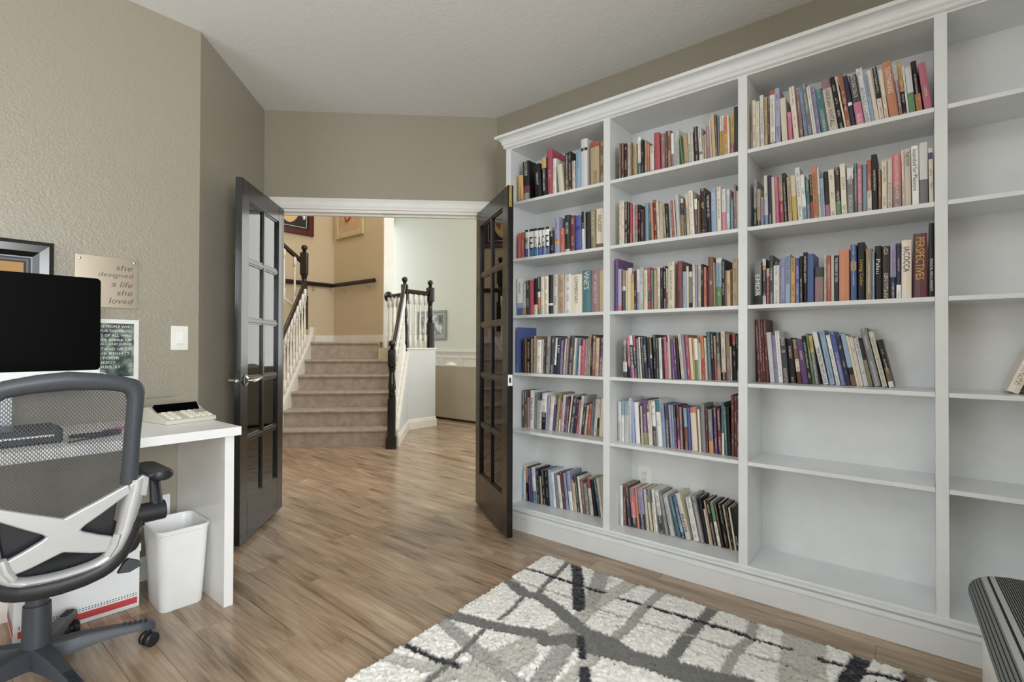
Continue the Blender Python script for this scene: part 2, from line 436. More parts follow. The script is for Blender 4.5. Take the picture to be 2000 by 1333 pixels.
# ------------------------------------------------------------------ bookcase
BX, BACK = 2.427, 2.700
POSTS = [(1.9879, 2.026), (1.3003, 1.3395), (.6116, .6508), (-.0721, -.0346), (-.758, -.72)]
ZT = 2.345
SZ = {1: 2.0110, 2: 1.6600, 3: 1.3087, 4: .9562, 5: .6053, 6: .1407}
bc = empty('bookcase', (2.56, .63, 0), 'white built-in bookcase with four bays of shelves and a crown moulding', 'bookcase')
def bpart(mb, name, **k): return place(mb.build(name, M_white, None, **k), bc)
for i, (a, b) in enumerate(POSTS):
    mb = MB(); mb.box(BX, BACK, a, b, 0.02, ZT + .06); bpart(mb, 'upright', bevel=.0012)
BAYS = [(1.3395, 1.9879), (.6508, 1.3003), (-.0346, .6116), (-.72, -.0721)]
for (lo, hi) in BAYS:
    mb = MB(); mb.box(BACK - .005, BACK, lo - .01, hi + .01, .1, ZT + .05); bpart(mb, 'back_panel')
    for k in range(1, 6):
        mb = MB(); mb.box(BX + .0015, BACK - .005, lo + .0005, hi - .0005, SZ[k] - .0175, SZ[k]); bpart(mb, 'shelf', bevel=.0012)
    mb = MB(); mb.box(BX + .0005, BACK - .005, lo, hi, SZ[6] - .02, SZ[6]); bpart(mb, 'bottom_shelf', bevel=.001)
    mb = MB(); mb.box(BX + .001, BACK - .005, lo, hi, ZT, ZT + .06); bpart(mb, 'top_board')
path = [(2.703, 2.026), (BX, 2.026), (BX, -.758)]
crown = [(0, 2.352), (.004, 2.354), (.010, 2.357), (.0125, 2.361), (.0125, 2.369), (.010, 2.371), (.016, 2.375), (.019, 2.379), (.020, 2.385)]
for k in range(1, 7):
    a = k / 6 * math.pi / 2; crown.append((.020 + .030 * (1 - math.cos(a)), 2.385 + .026 * math.sin(a)))
crown += [(.053, 2.412), (.053, 2.428), (0, 2.428)]
crown = [(-o, z) for o, z in crown]
mb = MB(); mb.sweep(crown, path); bpart(mb, 'crown_moulding')
base = [(.0008, .1405), (.0008, .132), (.012, .1305), (.021, .127), (.0225, .120), (.019, .1165), (.001, .114), (.001, .108), (.009, .105), (.0165, .097), (.018, .089), (.011, .0857), (.011, .0843), (.0185, .0825), (.0185, .001), (-.008, .001), (-.008, .1403)]
mb = MB(); mb.sweep([(-o, z) for o, z in base], path); bpart(mb, 'base_moulding')

def outlet(name, M, label, w_=.07, h_=.115, dbl=False):
    r = empty(name, M.translation, label, 'outlet'); r.matrix_world = M
    mb = MB(); mb.box(-w_ / 2, w_ / 2, 0, .005, -h_ / 2, h_ / 2); mb.build('cover_plate', M_whiteplastic, r, bevel=.002)
    mb = MB(); mb.box(-.0165, .0165, .005, .0065, -.034, .034); rc = mb.build('receptacle', M_offwhite, r, bevel=.001)
    mb = MB()
    for dz in (-.019, .019):
        for dx in (-.0065, .0065): mb.box(dx - .001, dx + .001, .0064, .0069, dz - .001, dz + .008)
        mb.lathe([(.0022, 0), (.0022, .0005)], n=10, M=Matrix.Translation((0, .0064, dz - .008)) @ Matrix.Rotation(-math.pi / 2, 4, 'X'))
    s_ = mb.build('slot', M_ink, rc); s_['kind'] = 'stuff'
    return r
outlet('wall_outlet', Matrix.Translation((2.6949, 1.222, .385)) @ Matrix.Rotation(math.pi / 2, 4, 'Z'), 'white duplex outlet on the back panel of the second bay above the lowest books', .088, .118)
outlet('wall_outlet', Matrix.Translation((.842, 2.8875, .33)) @ Matrix.Rotation(math.pi, 4, 'Z'), 'white outlet low on the wall under the desk above the bin')

# ------------------------------------------------------------------ books
PAL = dict(K=(24, 24, 27), C=(66, 69, 74), W=(236, 236, 232), E=(228, 217, 195), T=(196, 170, 128), B=(126, 88, 56), D=(58, 36, 30),
           R=(176, 44, 42), M=(108, 42, 48), O=(208, 118, 66), Y=(212, 172, 70), N=(98, 142, 92), F=(38, 62, 48), U=(54, 86, 156), V=(34, 40, 72),
           L=(138, 168, 200), Q=(66, 114, 126), P=(96, 58, 120), A=(156, 153, 194), I=(200, 92, 124), S=(128, 130, 134), H=(210, 211, 212), J=(146, 132, 96), X=(156, 120, 128))
CNAME = dict(K='black', C='charcoal', W='white', E='cream', T='tan', B='brown', D='dark brown', R='red', M='maroon', O='orange', Y='mustard yellow', N='green',
             F='dark green', U='royal blue', V='navy', L='light blue', Q='teal', P='purple', A='lavender', I='pink', S='grey', H='pale grey', J='olive', X='mauve')
DARK = set('KCBDRMUVFPQSXNJI')
def cover_mat(c):
    mt, nt, b = newmat('cover_' + CNAME[c].replace(' ', '_')); col = lin(PAL[c])
    b.inputs['Roughness'].default_value = .42
    ink = lin((226, 220, 204)) if c in DARK else (lin((66, 58, 62)) if c not in 'OYL' else lin((60, 34, 30)))
    uv = N(nt, 'ShaderNodeUVMap'); uv.uv_map = 'uv'; sp = N(nt, 'ShaderNodeSeparateXYZ'); nt.links.new(uv.outputs[0], sp.inputs[0])
    U, V_ = sp.outputs[0], sp.outputs[1]
    fu = math_(nt, 'FRACT', U); seed = math_(nt, 'FLOOR', U)
    def wn(a, bb):
        cb = N(nt, 'ShaderNodeCombineXYZ'); nt.links.new(a, cb.inputs[0]); nt.links.new(bb, cb.inputs[1]); nt.links.new(seed, cb.inputs[2])
        n = N(nt, 'ShaderNodeTexWhiteNoise'); nt.links.new(cb.outputs[0], n.inputs['Vector']); return n.outputs['Value']
    zero = math_(nt, 'MULTIPLY', seed, 0)
    k1 = wn(math_(nt, 'ADD', zero, 7), math_(nt, 'ADD', zero, 1))
    lv = math_(nt, 'MULTIPLY', V_, math_(nt, 'MULTIPLY_ADD', k1, 150, 165))          # letters along the spine
    cell = math_(nt, 'FLOOR', lv); fl = math_(nt, 'FRACT', lv); cu = math_(nt, 'FLOOR', math_(nt, 'MULTIPLY', fu, 8))
    half = math_(nt, 'GREATER_THAN', fl, .4)
    dots = math_(nt, 'MULTIPLY', math_(nt, 'LESS_THAN', fl, .78), math_(nt, 'GREATER_THAN', wn(math_(nt, 'MULTIPLY_ADD', cell, 2, half), cu), .36))
    gap = math_(nt, 'GREATER_THAN', wn(math_(nt, 'FLOOR', math_(nt, 'MULTIPLY', lv, .19)), zero), .24)
    wide = wn(math_(nt, 'ADD', zero, 3), math_(nt, 'ADD', zero, 5))
    band = math_(nt, 'LESS_THAN', math_(nt, 'ABSOLUTE', math_(nt, 'SUBTRACT', fu, .5)), math_(nt, 'MULTIPLY_ADD', wide, .17, .12))
    ok = math_(nt, 'GREATER_THAN', U, 0)
    ends = math_(nt, 'GREATER_THAN', wn(math_(nt, 'FLOOR', math_(nt, 'MULTIPLY', V_, 19)), math_(nt, 'ADD', zero, 9)), .28)
    msk = math_(nt, 'MULTIPLY', math_(nt, 'MULTIPLY', dots, gap), math_(nt, 'MULTIPLY', math_(nt, 'MULTIPLY', band, ok), ends))
    # a little tint of its own per book
    hs = N(nt, 'ShaderNodeHueSaturation'); hs.inputs['Color'].default_value = (*col, 1)
    tv = wn(math_(nt, 'ADD', zero, 21), math_(nt, 'ADD', zero, 2)); th = wn(math_(nt, 'ADD', zero, 31), math_(nt, 'ADD', zero, 4))
    hs.inputs['Saturation'].default_value = .84; nt.links.new(math_(nt, 'MULTIPLY_ADD', tv, .36, .82), hs.inputs['Value']); nt.links.new(math_(nt, 'MULTIPLY_ADD', th, .05, .475), hs.inputs['Hue'])
    nt.links.new(mixc(nt, math_(nt, 'MULTIPLY', msk, .62), hs.outputs[0], ink), b.inputs['Base Color'])
    return mt
CM = {c: cover_mat(c) for c in PAL}
CKEYS = list(PAL); CI = {c: i for i, c in enumerate(CKEYS)}
INK = {c: mat('lettering_' + CNAME[c].replace(' ', '_'), PAL[c], .5) for c in 'WVCKEBIRTY'}
M_pages = mat('page_edges', (226, 218, 198), .8, var=.08, scale=300)

def bands(spec):
    out = []; i = 0
    while i < len(spec):
        c = spec[i]; j = i + 1
        while j < len(spec) and spec[j].isdigit(): j += 1
        out.append((c, int(spec[i + 1:j]) if j > i + 1 else 100)); i = j
    tot = sum(q for _, q in out); return [(c, q / tot) for c, q in out]
BOOKS = """@0 1
1.9513 0.0349 0.1700 0.027 0.031 Y90O10 0
1.9145 0.0467 0.2505 0.036 0.035 K62M18S20 0
1.8146 0.0446 0.2080 0.077 0.025 K 0;THEOLOGY;W;.25;.62
1.7696 0.0337 0.2378 0.032 0.030 Y27K73 0;POWERFUL LEADERS;W;.3;.85
1.7356 0.0355 0.2801 0.022 0.039 R 0
1.6988 0.0228 0.2187 0.003 0.040 W 0
1.6420 0.0340 0.1691 0.105 0.021 E 0
1.6016 0.0231 0.2238 0.008 0.023 D70B30 0
1.5740 0.0161 0.2257 0.021 0.019 V45D55 1
1.5576 0.0226 0.1704 0.021 0.029 E 0
1.5268 0.0283 0.2099 0.006 0.019 L 0
1.4982 0.0400 0.2788 0.006 0.029 H18K6H76 0;MCPC;W;.18;.25
1.4396 0.0563 0.2474 0.013 0.034 R12T88 0
1.3765 0.0247 0.2348 0.002 0.025 B 0
@0 2
1.9597 0.0248 0.1614 0.004 0.034 R 1
1.9311 0.0260 0.1629 0.004 0.032 R 1
1.8903 0.0232 0.1707 0.003 0.019 K8W60U32 0;M;V;.28;.72;u
1.8668 0.0316 0.1736 0.003 0.031 K8W60U32 0;E;V;.28;.72;u
1.8291 0.0281 0.1708 0.003 0.024 K8W60U32 0;SS;V;.28;.72;u
1.8008 0.0287 0.1708 0.003 0.028 K8W60U32 0;A;V;.28;.72;u
1.7691 0.0204 0.1690 0.003 0.025 K8W60U32 0;G;V;.28;.72;u
1.7484 0.0268 0.1711 0.003 0.035 K8W60U32 0;E;V;.28;.72;u
1.7141 0.0342 0.1408 0.022 0.029 K 0
1.6726 0.0322 0.2151 0.018 0.022 A60O7Y8A25 0
1.6401 0.0294 0.1472 0.018 0.031 R 0
1.6099 0.0328 0.2194 0.021 0.037 F90E10 0;RECORD;W;.2;.5
1.5674 0.0321 0.2069 0.011 0.025 M 0
1.5297 0.0376 0.2007 0.017 0.023 U 0;NIV;V;.3;.42;u
1.4897 0.0158 0.2188 0.021 0.027 K45W55 1
1.4736 0.0286 0.2160 0.016 0.040 K 0
1.4408 0.0305 0.2225 0.023 0.041 J 0;CHURCH HISTORY;E;.05;.68
1.4033 0.0436 0.2207 0.004 0.034 E88B12 0;ANCIENT;B;.15;.6
@0 3
1.9665 0.0423 0.2321 0.013 0.040 W66L14U20 0;MESSAGE;C;.12;.4
1.9209 0.0237 0.1967 0.007 0.038 H76O24 1
1.8864 0.0255 0.2129 0.010 0.027 K12C88 0
1.8543 0.0224 0.2098 0.013 0.020 R 0
1.8316 0.0256 0.2216 0.010 0.034 K72E28 0
1.8015 0.0199 0.2301 0.012 0.031 F40W14O30N16 0
1.7769 0.0271 0.2264 0.009 0.027 E 0
1.7461 0.0267 0.2262 0.006 0.023 E 0
1.7192 0.0303 0.2326 0.006 0.028 K72H6K22 0
1.6879 0.0325 0.2327 0.003 0.029 H 0
1.6502 0.0434 0.2290 0.005 0.024 T 0
1.6046 0.0416 0.2251 0.002 0.025 W 0
1.5627 0.0678 0.2193 0.002 0.029 E 0;COMMENTARY;C;.05;.75
1.4946 0.0548 0.2380 0.002 0.039 Q 0;VINE'S;W;.02;.45
1.4341 0.0522 0.2343 -0.001 0.032 X 0;KEY WORD STUDY;E;.1;.8
1.3761 0.0239 0.2283 0.007 0.025 T 0
@0 4
1.9569 0.0124 0.2798 0.004 0.025 U 1
1.9123 0.0150 0.2080 0.004 0.029 D 1
1.8920 0.0114 0.2095 0.003 0.023 B 1
1.8791 0.0268 0.2134 -0.003 0.023 K 0;;W;.05;.9
1.8517 0.0133 0.2094 -0.002 0.030 T 1
1.8279 0.0189 0.2241 -0.018 0.020 J 1
1.8087 0.0328 0.2019 -0.018 0.030 W 0
1.7711 0.0073 0.2045 -0.037 0.027 E 1
1.7635 0.0135 0.2073 -0.037 0.035 D 1
1.7480 0.0294 0.2238 -0.042 0.036 S 0
1.7150 0.0264 0.2235 -0.048 0.035 C 0
1.6860 0.0131 0.2126 -0.065 0.035 W75K25 1
1.6665 0.0220 0.2096 -0.062 0.027 V 0;LEX;W;.2;.42
1.6441 0.0128 0.1988 -0.062 0.034 A 1
1.6248 0.0049 0.2039 -0.047 0.026 P 1
1.6195 0.0127 0.2068 -0.071 0.032 E 1
1.6017 0.0138 0.2039 -0.065 0.026 X 1
1.5872 0.0324 0.2226 -0.082 0.029 C 0
1.5466 0.0104 0.2116 -0.079 0.019 E 1
1.5358 0.0042 0.2116 -0.079 0.024 L 1
1.5313 0.0098 0.2118 -0.079 0.041 S 1
1.5112 0.0044 0.1668 -0.049 0.024 W 1
1.5065 0.0253 0.2009 -0.067 0.035 R 0
1.4794 0.0118 0.2059 -0.060 0.034 X 1
1.4673 0.0119 0.2136 -0.060 0.035 S 1
1.4507 0.0109 0.2209 -0.039 0.029 J 1
1.4395 0.0076 0.2286 -0.039 0.032 K 1
1.4233 0.0191 0.2230 -0.035 0.020 B 0
1.4031 0.0207 0.2101 -0.031 0.020 T 0
1.3818 0.0194 0.2105 -0.077 0.023 P 0;;E;.3;.9
1.3613 0.0102 0.2151 -0.049 0.022 E 1
@0 5
1.9714 0.0177 0.2331 0.004 0.101 C 1
1.9523 0.0143 0.2310 0.008 0.102 V35B65 1
1.9377 0.0189 0.1909 0.008 0.108 X 1
1.9139 0.0236 0.2365 -0.015 0.104 W 0;PRAYER;C;.2;.8
1.8900 0.0186 0.2223 -0.048 0.114 S 1
1.8681 0.0339 0.1761 -0.045 0.112 H 0
1.8305 0.0315 0.2239 -0.026 0.111 W52K48 0
1.7987 0.0179 0.2070 -0.070 0.115 A 1
1.7742 0.0094 0.2148 -0.077 0.110 E 1
1.7644 0.0095 0.2037 -0.084 0.119 W 1
1.7524 0.0162 0.1562 -0.071 0.118 P 1
1.7337 0.0241 0.2320 -0.107 0.117 J 0;;K;.2;.8
1.7055 0.0097 0.1827 -0.088 0.115 R60W40 1
1.6955 0.0198 0.2223 -0.088 0.120 H 0
1.6734 0.0105 0.2104 -0.100 0.120 P 1
1.6613 0.0143 0.2023 -0.094 0.119 M 1
1.6461 0.0091 0.2240 -0.125 0.123 W 1
1.6338 0.0283 0.2189 -0.136 0.120 C 0
1.6004 0.0119 0.2020 -0.114 0.118 V 1
1.5881 0.0164 0.2025 -0.114 0.121 R 1
1.5682 0.0163 0.2240 -0.099 0.117 H 1
1.5498 0.0152 0.1789 -0.116 0.118 V 1
1.5342 0.0124 0.1737 -0.116 0.125 T 1
1.5183 0.0221 0.1827 -0.102 0.126 R 0
1.4957 0.0085 0.1997 -0.101 0.129 N 1
1.4853 0.0109 0.2112 -0.094 0.128 U 1
1.4719 0.0180 0.2123 -0.084 0.125 E 0
1.4488 0.0133 0.2137 -0.062 0.120 E50K50 1
1.4352 0.0225 0.2192 -0.062 0.126 E 0
@0 6
1.9859 0.0204 0.1866 0.005 0.116 L 1
1.9652 0.0098 0.2225 0.005 0.117 E 1
1.9512 0.0147 0.2136 0.001 0.114 O45K55 1
1.9269 0.0169 0.2091 0.045 0.115 P 1
1.9050 0.0108 0.2102 0.067 0.113 U 1
1.8908 0.0238 0.2186 0.082 0.113 W66Q34 0
1.8602 0.0174 0.2173 0.069 0.114 V 1
1.8424 0.0117 0.1706 0.069 0.125 T 1
1.8256 0.0255 0.2115 0.097 0.123 K 0
1.7935 0.0194 0.2163 0.083 0.118 K 1;;W;.1;.8
1.7737 0.0227 0.2180 0.083 0.123 L 0
1.7455 0.0191 0.2103 0.100 0.120 W 1
1.7203 0.0169 0.2037 0.128 0.123 S 1
1.7030 0.0188 0.1959 0.128 0.130 W 1
1.6810 0.0186 0.2181 0.142 0.131 M 1
1.6585 0.0163 0.2165 0.122 0.130 L 1
1.6334 0.0251 0.2307 0.125 0.129 A50W50 0
1.6077 0.0077 0.1842 0.104 0.135 T 1
1.5997 0.0096 0.1662 0.104 0.139 E 1
1.5805 0.0168 0.2147 0.139 0.133 C 1
1.5575 0.0115 0.2120 0.126 0.130 W 1
1.5448 0.0207 0.1946 0.110 0.131 B 0
1.5219 0.0192 0.1799 0.119 0.132 S 1
1.5023 0.0214 0.2108 0.119 0.144 R28E72 0
1.4767 0.0201 0.2038 0.137 0.140 K 0
1.4491 0.0179 0.2150 0.171 0.145 Q 0
1.4277 0.0118 0.2211 0.151 0.138 E 1
@1 1
1.2598 0.0092 0.1967 0.001 0.024 B 1
1.2503 0.0128 0.1975 0.001 0.035 M 1;;E;.1;.9
1.2373 0.0183 0.1939 0.001 0.039 D 0;;R;.1;.8
1.2103 0.0140 0.1875 0.001 0.026 E 1
1.1923 0.0051 0.1858 0.001 0.020 J35S35J30 1
1.1869 0.0098 0.1856 0.001 0.039 T 1
1.1697 0.0105 0.1734 0.022 0.025 T 1
1.1555 0.0168 0.2070 0.016 0.036 W66Q34 0
1.1314 0.0124 0.1811 0.014 0.022 K 1;;W;.1;.9
1.1187 0.0095 0.1796 0.003 0.035 T 1
1.1084 0.0141 0.1654 0.006 0.038 O 1
1.0888 0.0225 0.1433 0.022 0.035 W90R10 0
1.0594 0.0274 0.2003 0.031 0.027 R 0
1.0285 0.0218 0.1908 0.022 0.035 X 0
0.9983 0.0054 0.1926 0.020 0.021 B 1
0.9926 0.0199 0.1917 0.020 0.026 B 0
0.9719 0.0122 0.1761 0.023 0.028 W60X40 1
0.9593 0.0226 0.1947 0.023 0.039 H 0
0.9169 0.0042 0.1550 0.093 0.022 N 1
0.9124 0.0213 0.1636 0.066 0.039 T 0
0.8889 0.0144 0.1632 0.054 0.037 E 1
0.8742 0.0098 0.1631 0.045 0.041 H 1
0.8562 0.0186 0.1770 0.043 0.027 D 0;;W;.1;.6
0.8332 0.0157 0.1677 0.051 0.023 H72S8W20 0
0.8168 0.0055 0.1226 0.027 0.024 T 1
0.8109 0.0054 0.1332 0.027 0.038 E 1
0.8052 0.0182 0.1716 0.027 0.041 X 0
0.7834 0.0067 0.1951 0.047 0.035 E 1
0.7727 0.0152 0.2146 0.051 0.030 T 0
0.7554 0.0065 0.2088 0.039 0.025 B 1
0.7486 0.0046 0.2098 0.028 0.038 L 1
0.7423 0.0195 0.1981 0.013 0.039 W36Y64 0
0.7167 0.0154 0.1847 0.024 0.020 O45Y55 0
0.6999 0.0051 0.1899 0.030 0.023 W 1
0.6945 0.0165 0.1973 0.007 0.038 Y70R30 0
0.6772 0.0151 0.2247 0.010 0.038 C 0
@1 2
1.2587 0.0139 0.2397 0.007 0.026 E 0
1.2436 0.0141 0.2357 0.007 0.025 E 0
1.2292 0.0170 0.2286 0.007 0.028 D 0;;T;.2;.8
1.2118 0.0099 0.2220 0.001 0.031 K 1
1.1927 0.0094 0.2096 0.003 0.020 R 1;;W;.2;.6
1.1829 0.0069 0.2136 0.003 0.038 W 1
1.1714 0.0151 0.2036 0.003 0.031 S20R40S40 0
1.1559 0.0120 0.2023 0.003 0.037 K 1
1.1370 0.0182 0.1690 0.008 0.024 D 0
1.1186 0.0205 0.2055 0.008 0.041 L 0
1.0943 0.0109 0.1985 0.024 0.036 Q 1
1.0764 0.0088 0.1994 0.041 0.026 O 1
1.0673 0.0146 0.2127 0.041 0.041 M 0
1.0490 0.0116 0.2059 0.045 0.035 E 1
1.0371 0.0204 0.1888 0.023 0.038 E 0
1.0069 0.0111 0.1789 0.059 0.019 J 1
0.9940 0.0101 0.1781 0.048 0.019 K 1;;W;.3;.9
0.9837 0.0125 0.1950 0.048 0.036 H 1
0.9652 0.0086 0.1898 0.070 0.025 R 1
0.9562 0.0080 0.1909 0.065 0.030 E 1
0.9420 0.0160 0.2168 0.060 0.022 H 0
0.9257 0.0122 0.1956 0.037 0.041 W12K30Y58 1
0.9082 0.0099 0.1456 0.047 0.030 C 1
0.8980 0.0127 0.2156 0.047 0.038 E 0
0.8774 0.0215 0.2195 0.048 0.020 E 0
0.8544 0.0131 0.1763 0.035 0.029 W28P72 1
0.8369 0.0043 0.1650 0.019 0.019 J 1
0.8323 0.0232 0.2254 0.019 0.039 D 0;;T;.1;.9
0.8050 0.0047 0.2038 0.037 0.029 C 1
0.7966 0.0193 0.1900 0.032 0.020 K 0;THE DREAM OF YOU;W;.05;.6
0.7751 0.0210 0.2106 0.023 0.020 L 0;JANETTE OKE;W;.1;.5
0.7538 0.0202 0.2158 0.018 0.031 E 0
0.7277 0.0180 0.1977 0.016 0.020 H55I45 0
0.7079 0.0134 0.1941 0.006 0.022 H 0
0.6937 0.0164 0.1480 0.010 0.028 Q 0
0.6751 0.0088 0.2117 0.017 0.030 X 1
0.6657 0.0081 0.1801 0.010 0.032 E 1
@1 3
1.2858 0.0153 0.2817 0.001 0.033 P 0
1.2666 0.0186 0.2250 0.001 0.027 A88I12 0
1.2477 0.0034 0.2164 0.001 0.033 R 1
1.2379 0.0174 0.2142 0.005 0.022 J40W10K50 0
1.2203 0.0042 0.2129 0.001 0.025 E 1
1.2158 0.0230 0.2257 0.001 0.037 E 0
1.1861 0.0146 0.1907 0.010 0.022 O25Y75 1
1.1707 0.0105 0.2064 0.005 0.023 D 1
1.1572 0.0150 0.2127 0.005 0.024 W55A45 0
1.1419 0.0182 0.2234 0.005 0.030 H 0
1.1156 0.0203 0.2046 0.008 0.018 E 0
1.0933 0.0125 0.2174 0.011 0.019 R55C25R20 1
1.0805 0.0123 0.2028 0.011 0.029 Q 1
1.0627 0.0138 0.2020 0.006 0.022 T 1
1.0486 0.0137 0.2132 0.006 0.034 E 0
1.0342 0.0136 0.2103 0.008 0.037 K 0
1.0169 0.0157 0.2171 0.009 0.032 K 0
1.0009 0.0059 0.2054 0.009 0.035 E60R40 1
0.9909 0.0316 0.2347 0.000 0.027 E 0
0.9402 0.0226 0.2328 0.000 0.019 M 0;LOVING GOD;I;.03;.6
0.9172 0.0170 0.1806 0.000 0.029 L 0
0.8975 0.0111 0.2049 0.007 0.027 E 1
0.8861 0.0161 0.2116 0.007 0.032 K16H12S60K12 0
0.8647 0.0103 0.2098 0.007 0.021 E 1
0.8541 0.0096 0.2020 0.002 0.023 A 1
0.8441 0.0137 0.2011 0.002 0.038 E 0
0.8239 0.0095 0.2072 0.010 0.024 K 1
0.8136 0.0118 0.1935 0.007 0.028 R 1;;W;.2;.8
0.8015 0.0040 0.1767 0.007 0.040 P 1
0.7910 0.0226 0.2372 0.011 0.025 B 0;;E;.3;.8
0.7652 0.0042 0.2086 0.014 0.021 T 1
0.7607 0.0268 0.2300 -0.000 0.035 E9L50N41 0
0.7314 0.0136 0.2199 0.008 0.032 K 0
0.7168 0.0058 0.1680 0.003 0.033 R 1
0.7058 0.0149 0.1655 0.009 0.019 T 0
0.6906 0.0051 0.1717 0.003 0.028 B 1
0.6809 0.0250 0.2160 0.002 0.018 T 0
@1 4
1.2241 0.0213 0.1971 0.020 0.005 X12C46W26C16 0
1.1967 0.0162 0.2105 0.049 0.008 I70V30 0
1.1768 0.0169 0.2199 0.065 0.005 W22V48I30 0;DEATH BY LOVE;W;.28;.75
1.1584 0.0143 0.2179 0.067 0.005 R35V65 0
1.1437 0.0103 0.2047 0.061 0.012 S 1
1.1297 0.0079 0.2121 0.064 0.012 E 1
1.1168 0.0117 0.2082 0.061 0.006 C 1
1.1048 0.0154 0.2100 0.061 0.009 V 0;GOSPEL;W;.18;.62
1.0891 0.0143 0.2099 0.061 0.014 K 0;;W;.05;.5
1.0744 0.0097 0.2073 0.061 0.018 B42H8V50 1
1.0644 0.0153 0.2239 0.038 0.027 F38K62 0
1.0468 0.0084 0.2076 0.035 0.024 C 1
1.0381 0.0159 0.2078 0.035 0.037 W 0
1.0196 0.0053 0.2041 0.047 0.033 V 1
1.0141 0.0132 0.2133 0.047 0.047 I 0
1.0006 0.0079 0.1878 0.047 0.050 X 1
0.9924 0.0082 0.2215 0.047 0.050 E 1
0.9794 0.0134 0.2001 0.070 0.058 P 0;;W;.1;.5
0.9656 0.0093 0.2025 0.066 0.061 P 1
0.9560 0.0095 0.2080 0.066 0.069 D 1
0.9371 0.0133 0.2263 0.089 0.067 E 0
0.9234 0.0094 0.2204 0.083 0.078 A 1
0.9137 0.0151 0.2224 0.072 0.087 R 0;;W;.15;.8
0.8982 0.0143 0.2079 0.069 0.094 E 0
0.8824 0.0058 0.2074 0.043 0.090 Y 1
0.8763 0.0153 0.2039 0.043 0.093 W52N48 0
0.8607 0.0098 0.1825 0.043 0.108 E 1
0.8479 0.0153 0.2176 0.057 0.106 O52R48 0;;Y;.15;.5
0.8313 0.0079 0.2074 0.047 0.109 E 1
0.8232 0.0165 0.2367 0.047 0.121 Q 0;;W;.15;.75
0.8064 0.0107 0.2250 0.033 0.123 K 0
0.7954 0.0096 0.2180 0.033 0.132 T40R60 1
0.7838 0.0170 0.2337 0.036 0.133 C44N30T26 0
0.7642 0.0195 0.2389 0.031 0.141 E84D16 0
0.7401 0.0166 0.2247 0.038 0.144 J44X56 0
0.7224 0.0053 0.1652 0.031 0.142 E 1
0.7149 0.0158 0.2271 0.024 0.150 R22K78 0;;W;.3;.7
0.6967 0.0078 0.2164 0.020 0.147 K 1
@1 5
1.2896 0.0163 0.2134 0.013 0.078 W 0
1.2714 0.0161 0.2201 0.013 0.080 L36W64 0
1.2498 0.0218 0.2223 0.005 0.072 L36H64 0
1.2269 0.0142 0.2366 0.008 0.080 H 0
1.2079 0.0148 0.2207 0.029 0.079 L 0
1.1849 0.0236 0.2163 0.058 0.075 W 0
1.1593 0.0048 0.2038 0.049 0.076 K 1
1.1503 0.0058 0.2012 0.045 0.071 E 1
1.1443 0.0263 0.2345 0.045 0.079 P74J26 0;;W;.2;.7
1.1109 0.0115 0.2295 0.066 0.072 B25W75 1
1.0990 0.0063 0.2197 0.046 0.076 E 1
1.0856 0.0179 0.2303 0.058 0.071 W56C44 0
1.0597 0.0218 0.2396 0.075 0.071 Q26W74 0
1.0376 0.0175 0.2185 0.072 0.077 L 0
1.0180 0.0166 0.2183 0.054 0.076 C 0
0.9964 0.0112 0.2179 0.064 0.078 A 1
0.9839 0.0081 0.2170 0.052 0.079 L 1
0.9756 0.0111 0.2154 0.052 0.082 K30P70 1
0.9567 0.0118 0.2163 0.043 0.071 M80I20 1
0.9446 0.0109 0.2094 0.043 0.078 X 1
0.9226 0.0165 0.2076 0.051 0.077 L45B55 0
0.9033 0.0114 0.2109 0.051 0.078 U 1
0.8868 0.0260 0.2122 0.059 0.077 O12E88 0
0.8522 0.0090 0.2063 0.051 0.077 E 1
0.8396 0.0186 0.2332 0.044 0.081 S 0
0.8170 0.0075 0.2164 0.033 0.076 M 1
0.8041 0.0196 0.2102 0.048 0.077 S72O28 0
0.7777 0.0114 0.2209 0.042 0.079 P 0
0.7585 0.0132 0.2196 0.046 0.072 M 0
0.7449 0.0112 0.2463 0.016 0.076 Q58E42 0
0.7274 0.0084 0.2306 0.042 0.072 Q 1
0.7178 0.0148 0.2279 0.045 0.073 K 0
0.7000 0.0115 0.2872 0.008 0.071 M 0
0.6879 0.0108 0.2862 0.004 0.074 M 0
0.6764 0.0070 0.2860 0.001 0.074 M 1
@1 6
1.2956 0.0061 0.2172 0.017 0.105 H 1
1.2875 0.0122 0.2180 0.025 0.106 W 1
1.2724 0.0161 0.2210 0.037 0.110 M 0
1.2460 0.0179 0.2211 0.082 0.107 C 0
1.2238 0.0294 0.2079 0.101 0.114 X20I55C25 0
1.1900 0.0078 0.2142 0.085 0.110 O 1
1.1779 0.0298 0.2137 0.097 0.115 A62V38 0
1.1418 0.0123 0.2159 0.089 0.114 E 1
1.1192 0.0113 0.2233 0.133 0.117 Q32E68 1
1.0991 0.0053 0.2258 0.098 0.114 Q32E68 1
1.0935 0.0084 0.2225 0.098 0.122 W 1
1.0718 0.0211 0.2241 0.138 0.121 W58C42 0
1.0380 0.0162 0.2182 0.179 0.116 S 0
1.0157 0.0214 0.2106 0.205 0.122 H 0
0.9810 0.0185 0.2044 0.245 0.130 Q 0
0.9531 0.0147 0.2119 0.244 0.120 U58L26V16 0
0.9348 0.0231 0.2294 0.254 0.124 E 0;PRAYER;C;.45;.85
0.8973 0.0269 0.2152 0.213 0.131 W 0
0.8636 0.0190 0.2313 0.203 0.125 S 0
0.8400 0.0148 0.2230 0.188 0.135 K 0
0.8212 0.0070 0.1712 0.181 0.134 E 1
0.8138 0.0073 0.2133 0.176 0.136 T 1
0.8012 0.0153 0.2181 0.190 0.135 K 0
0.7829 0.0144 0.2120 0.194 0.141 N45E55 0
0.7631 0.0103 0.2152 0.187 0.135 D 1
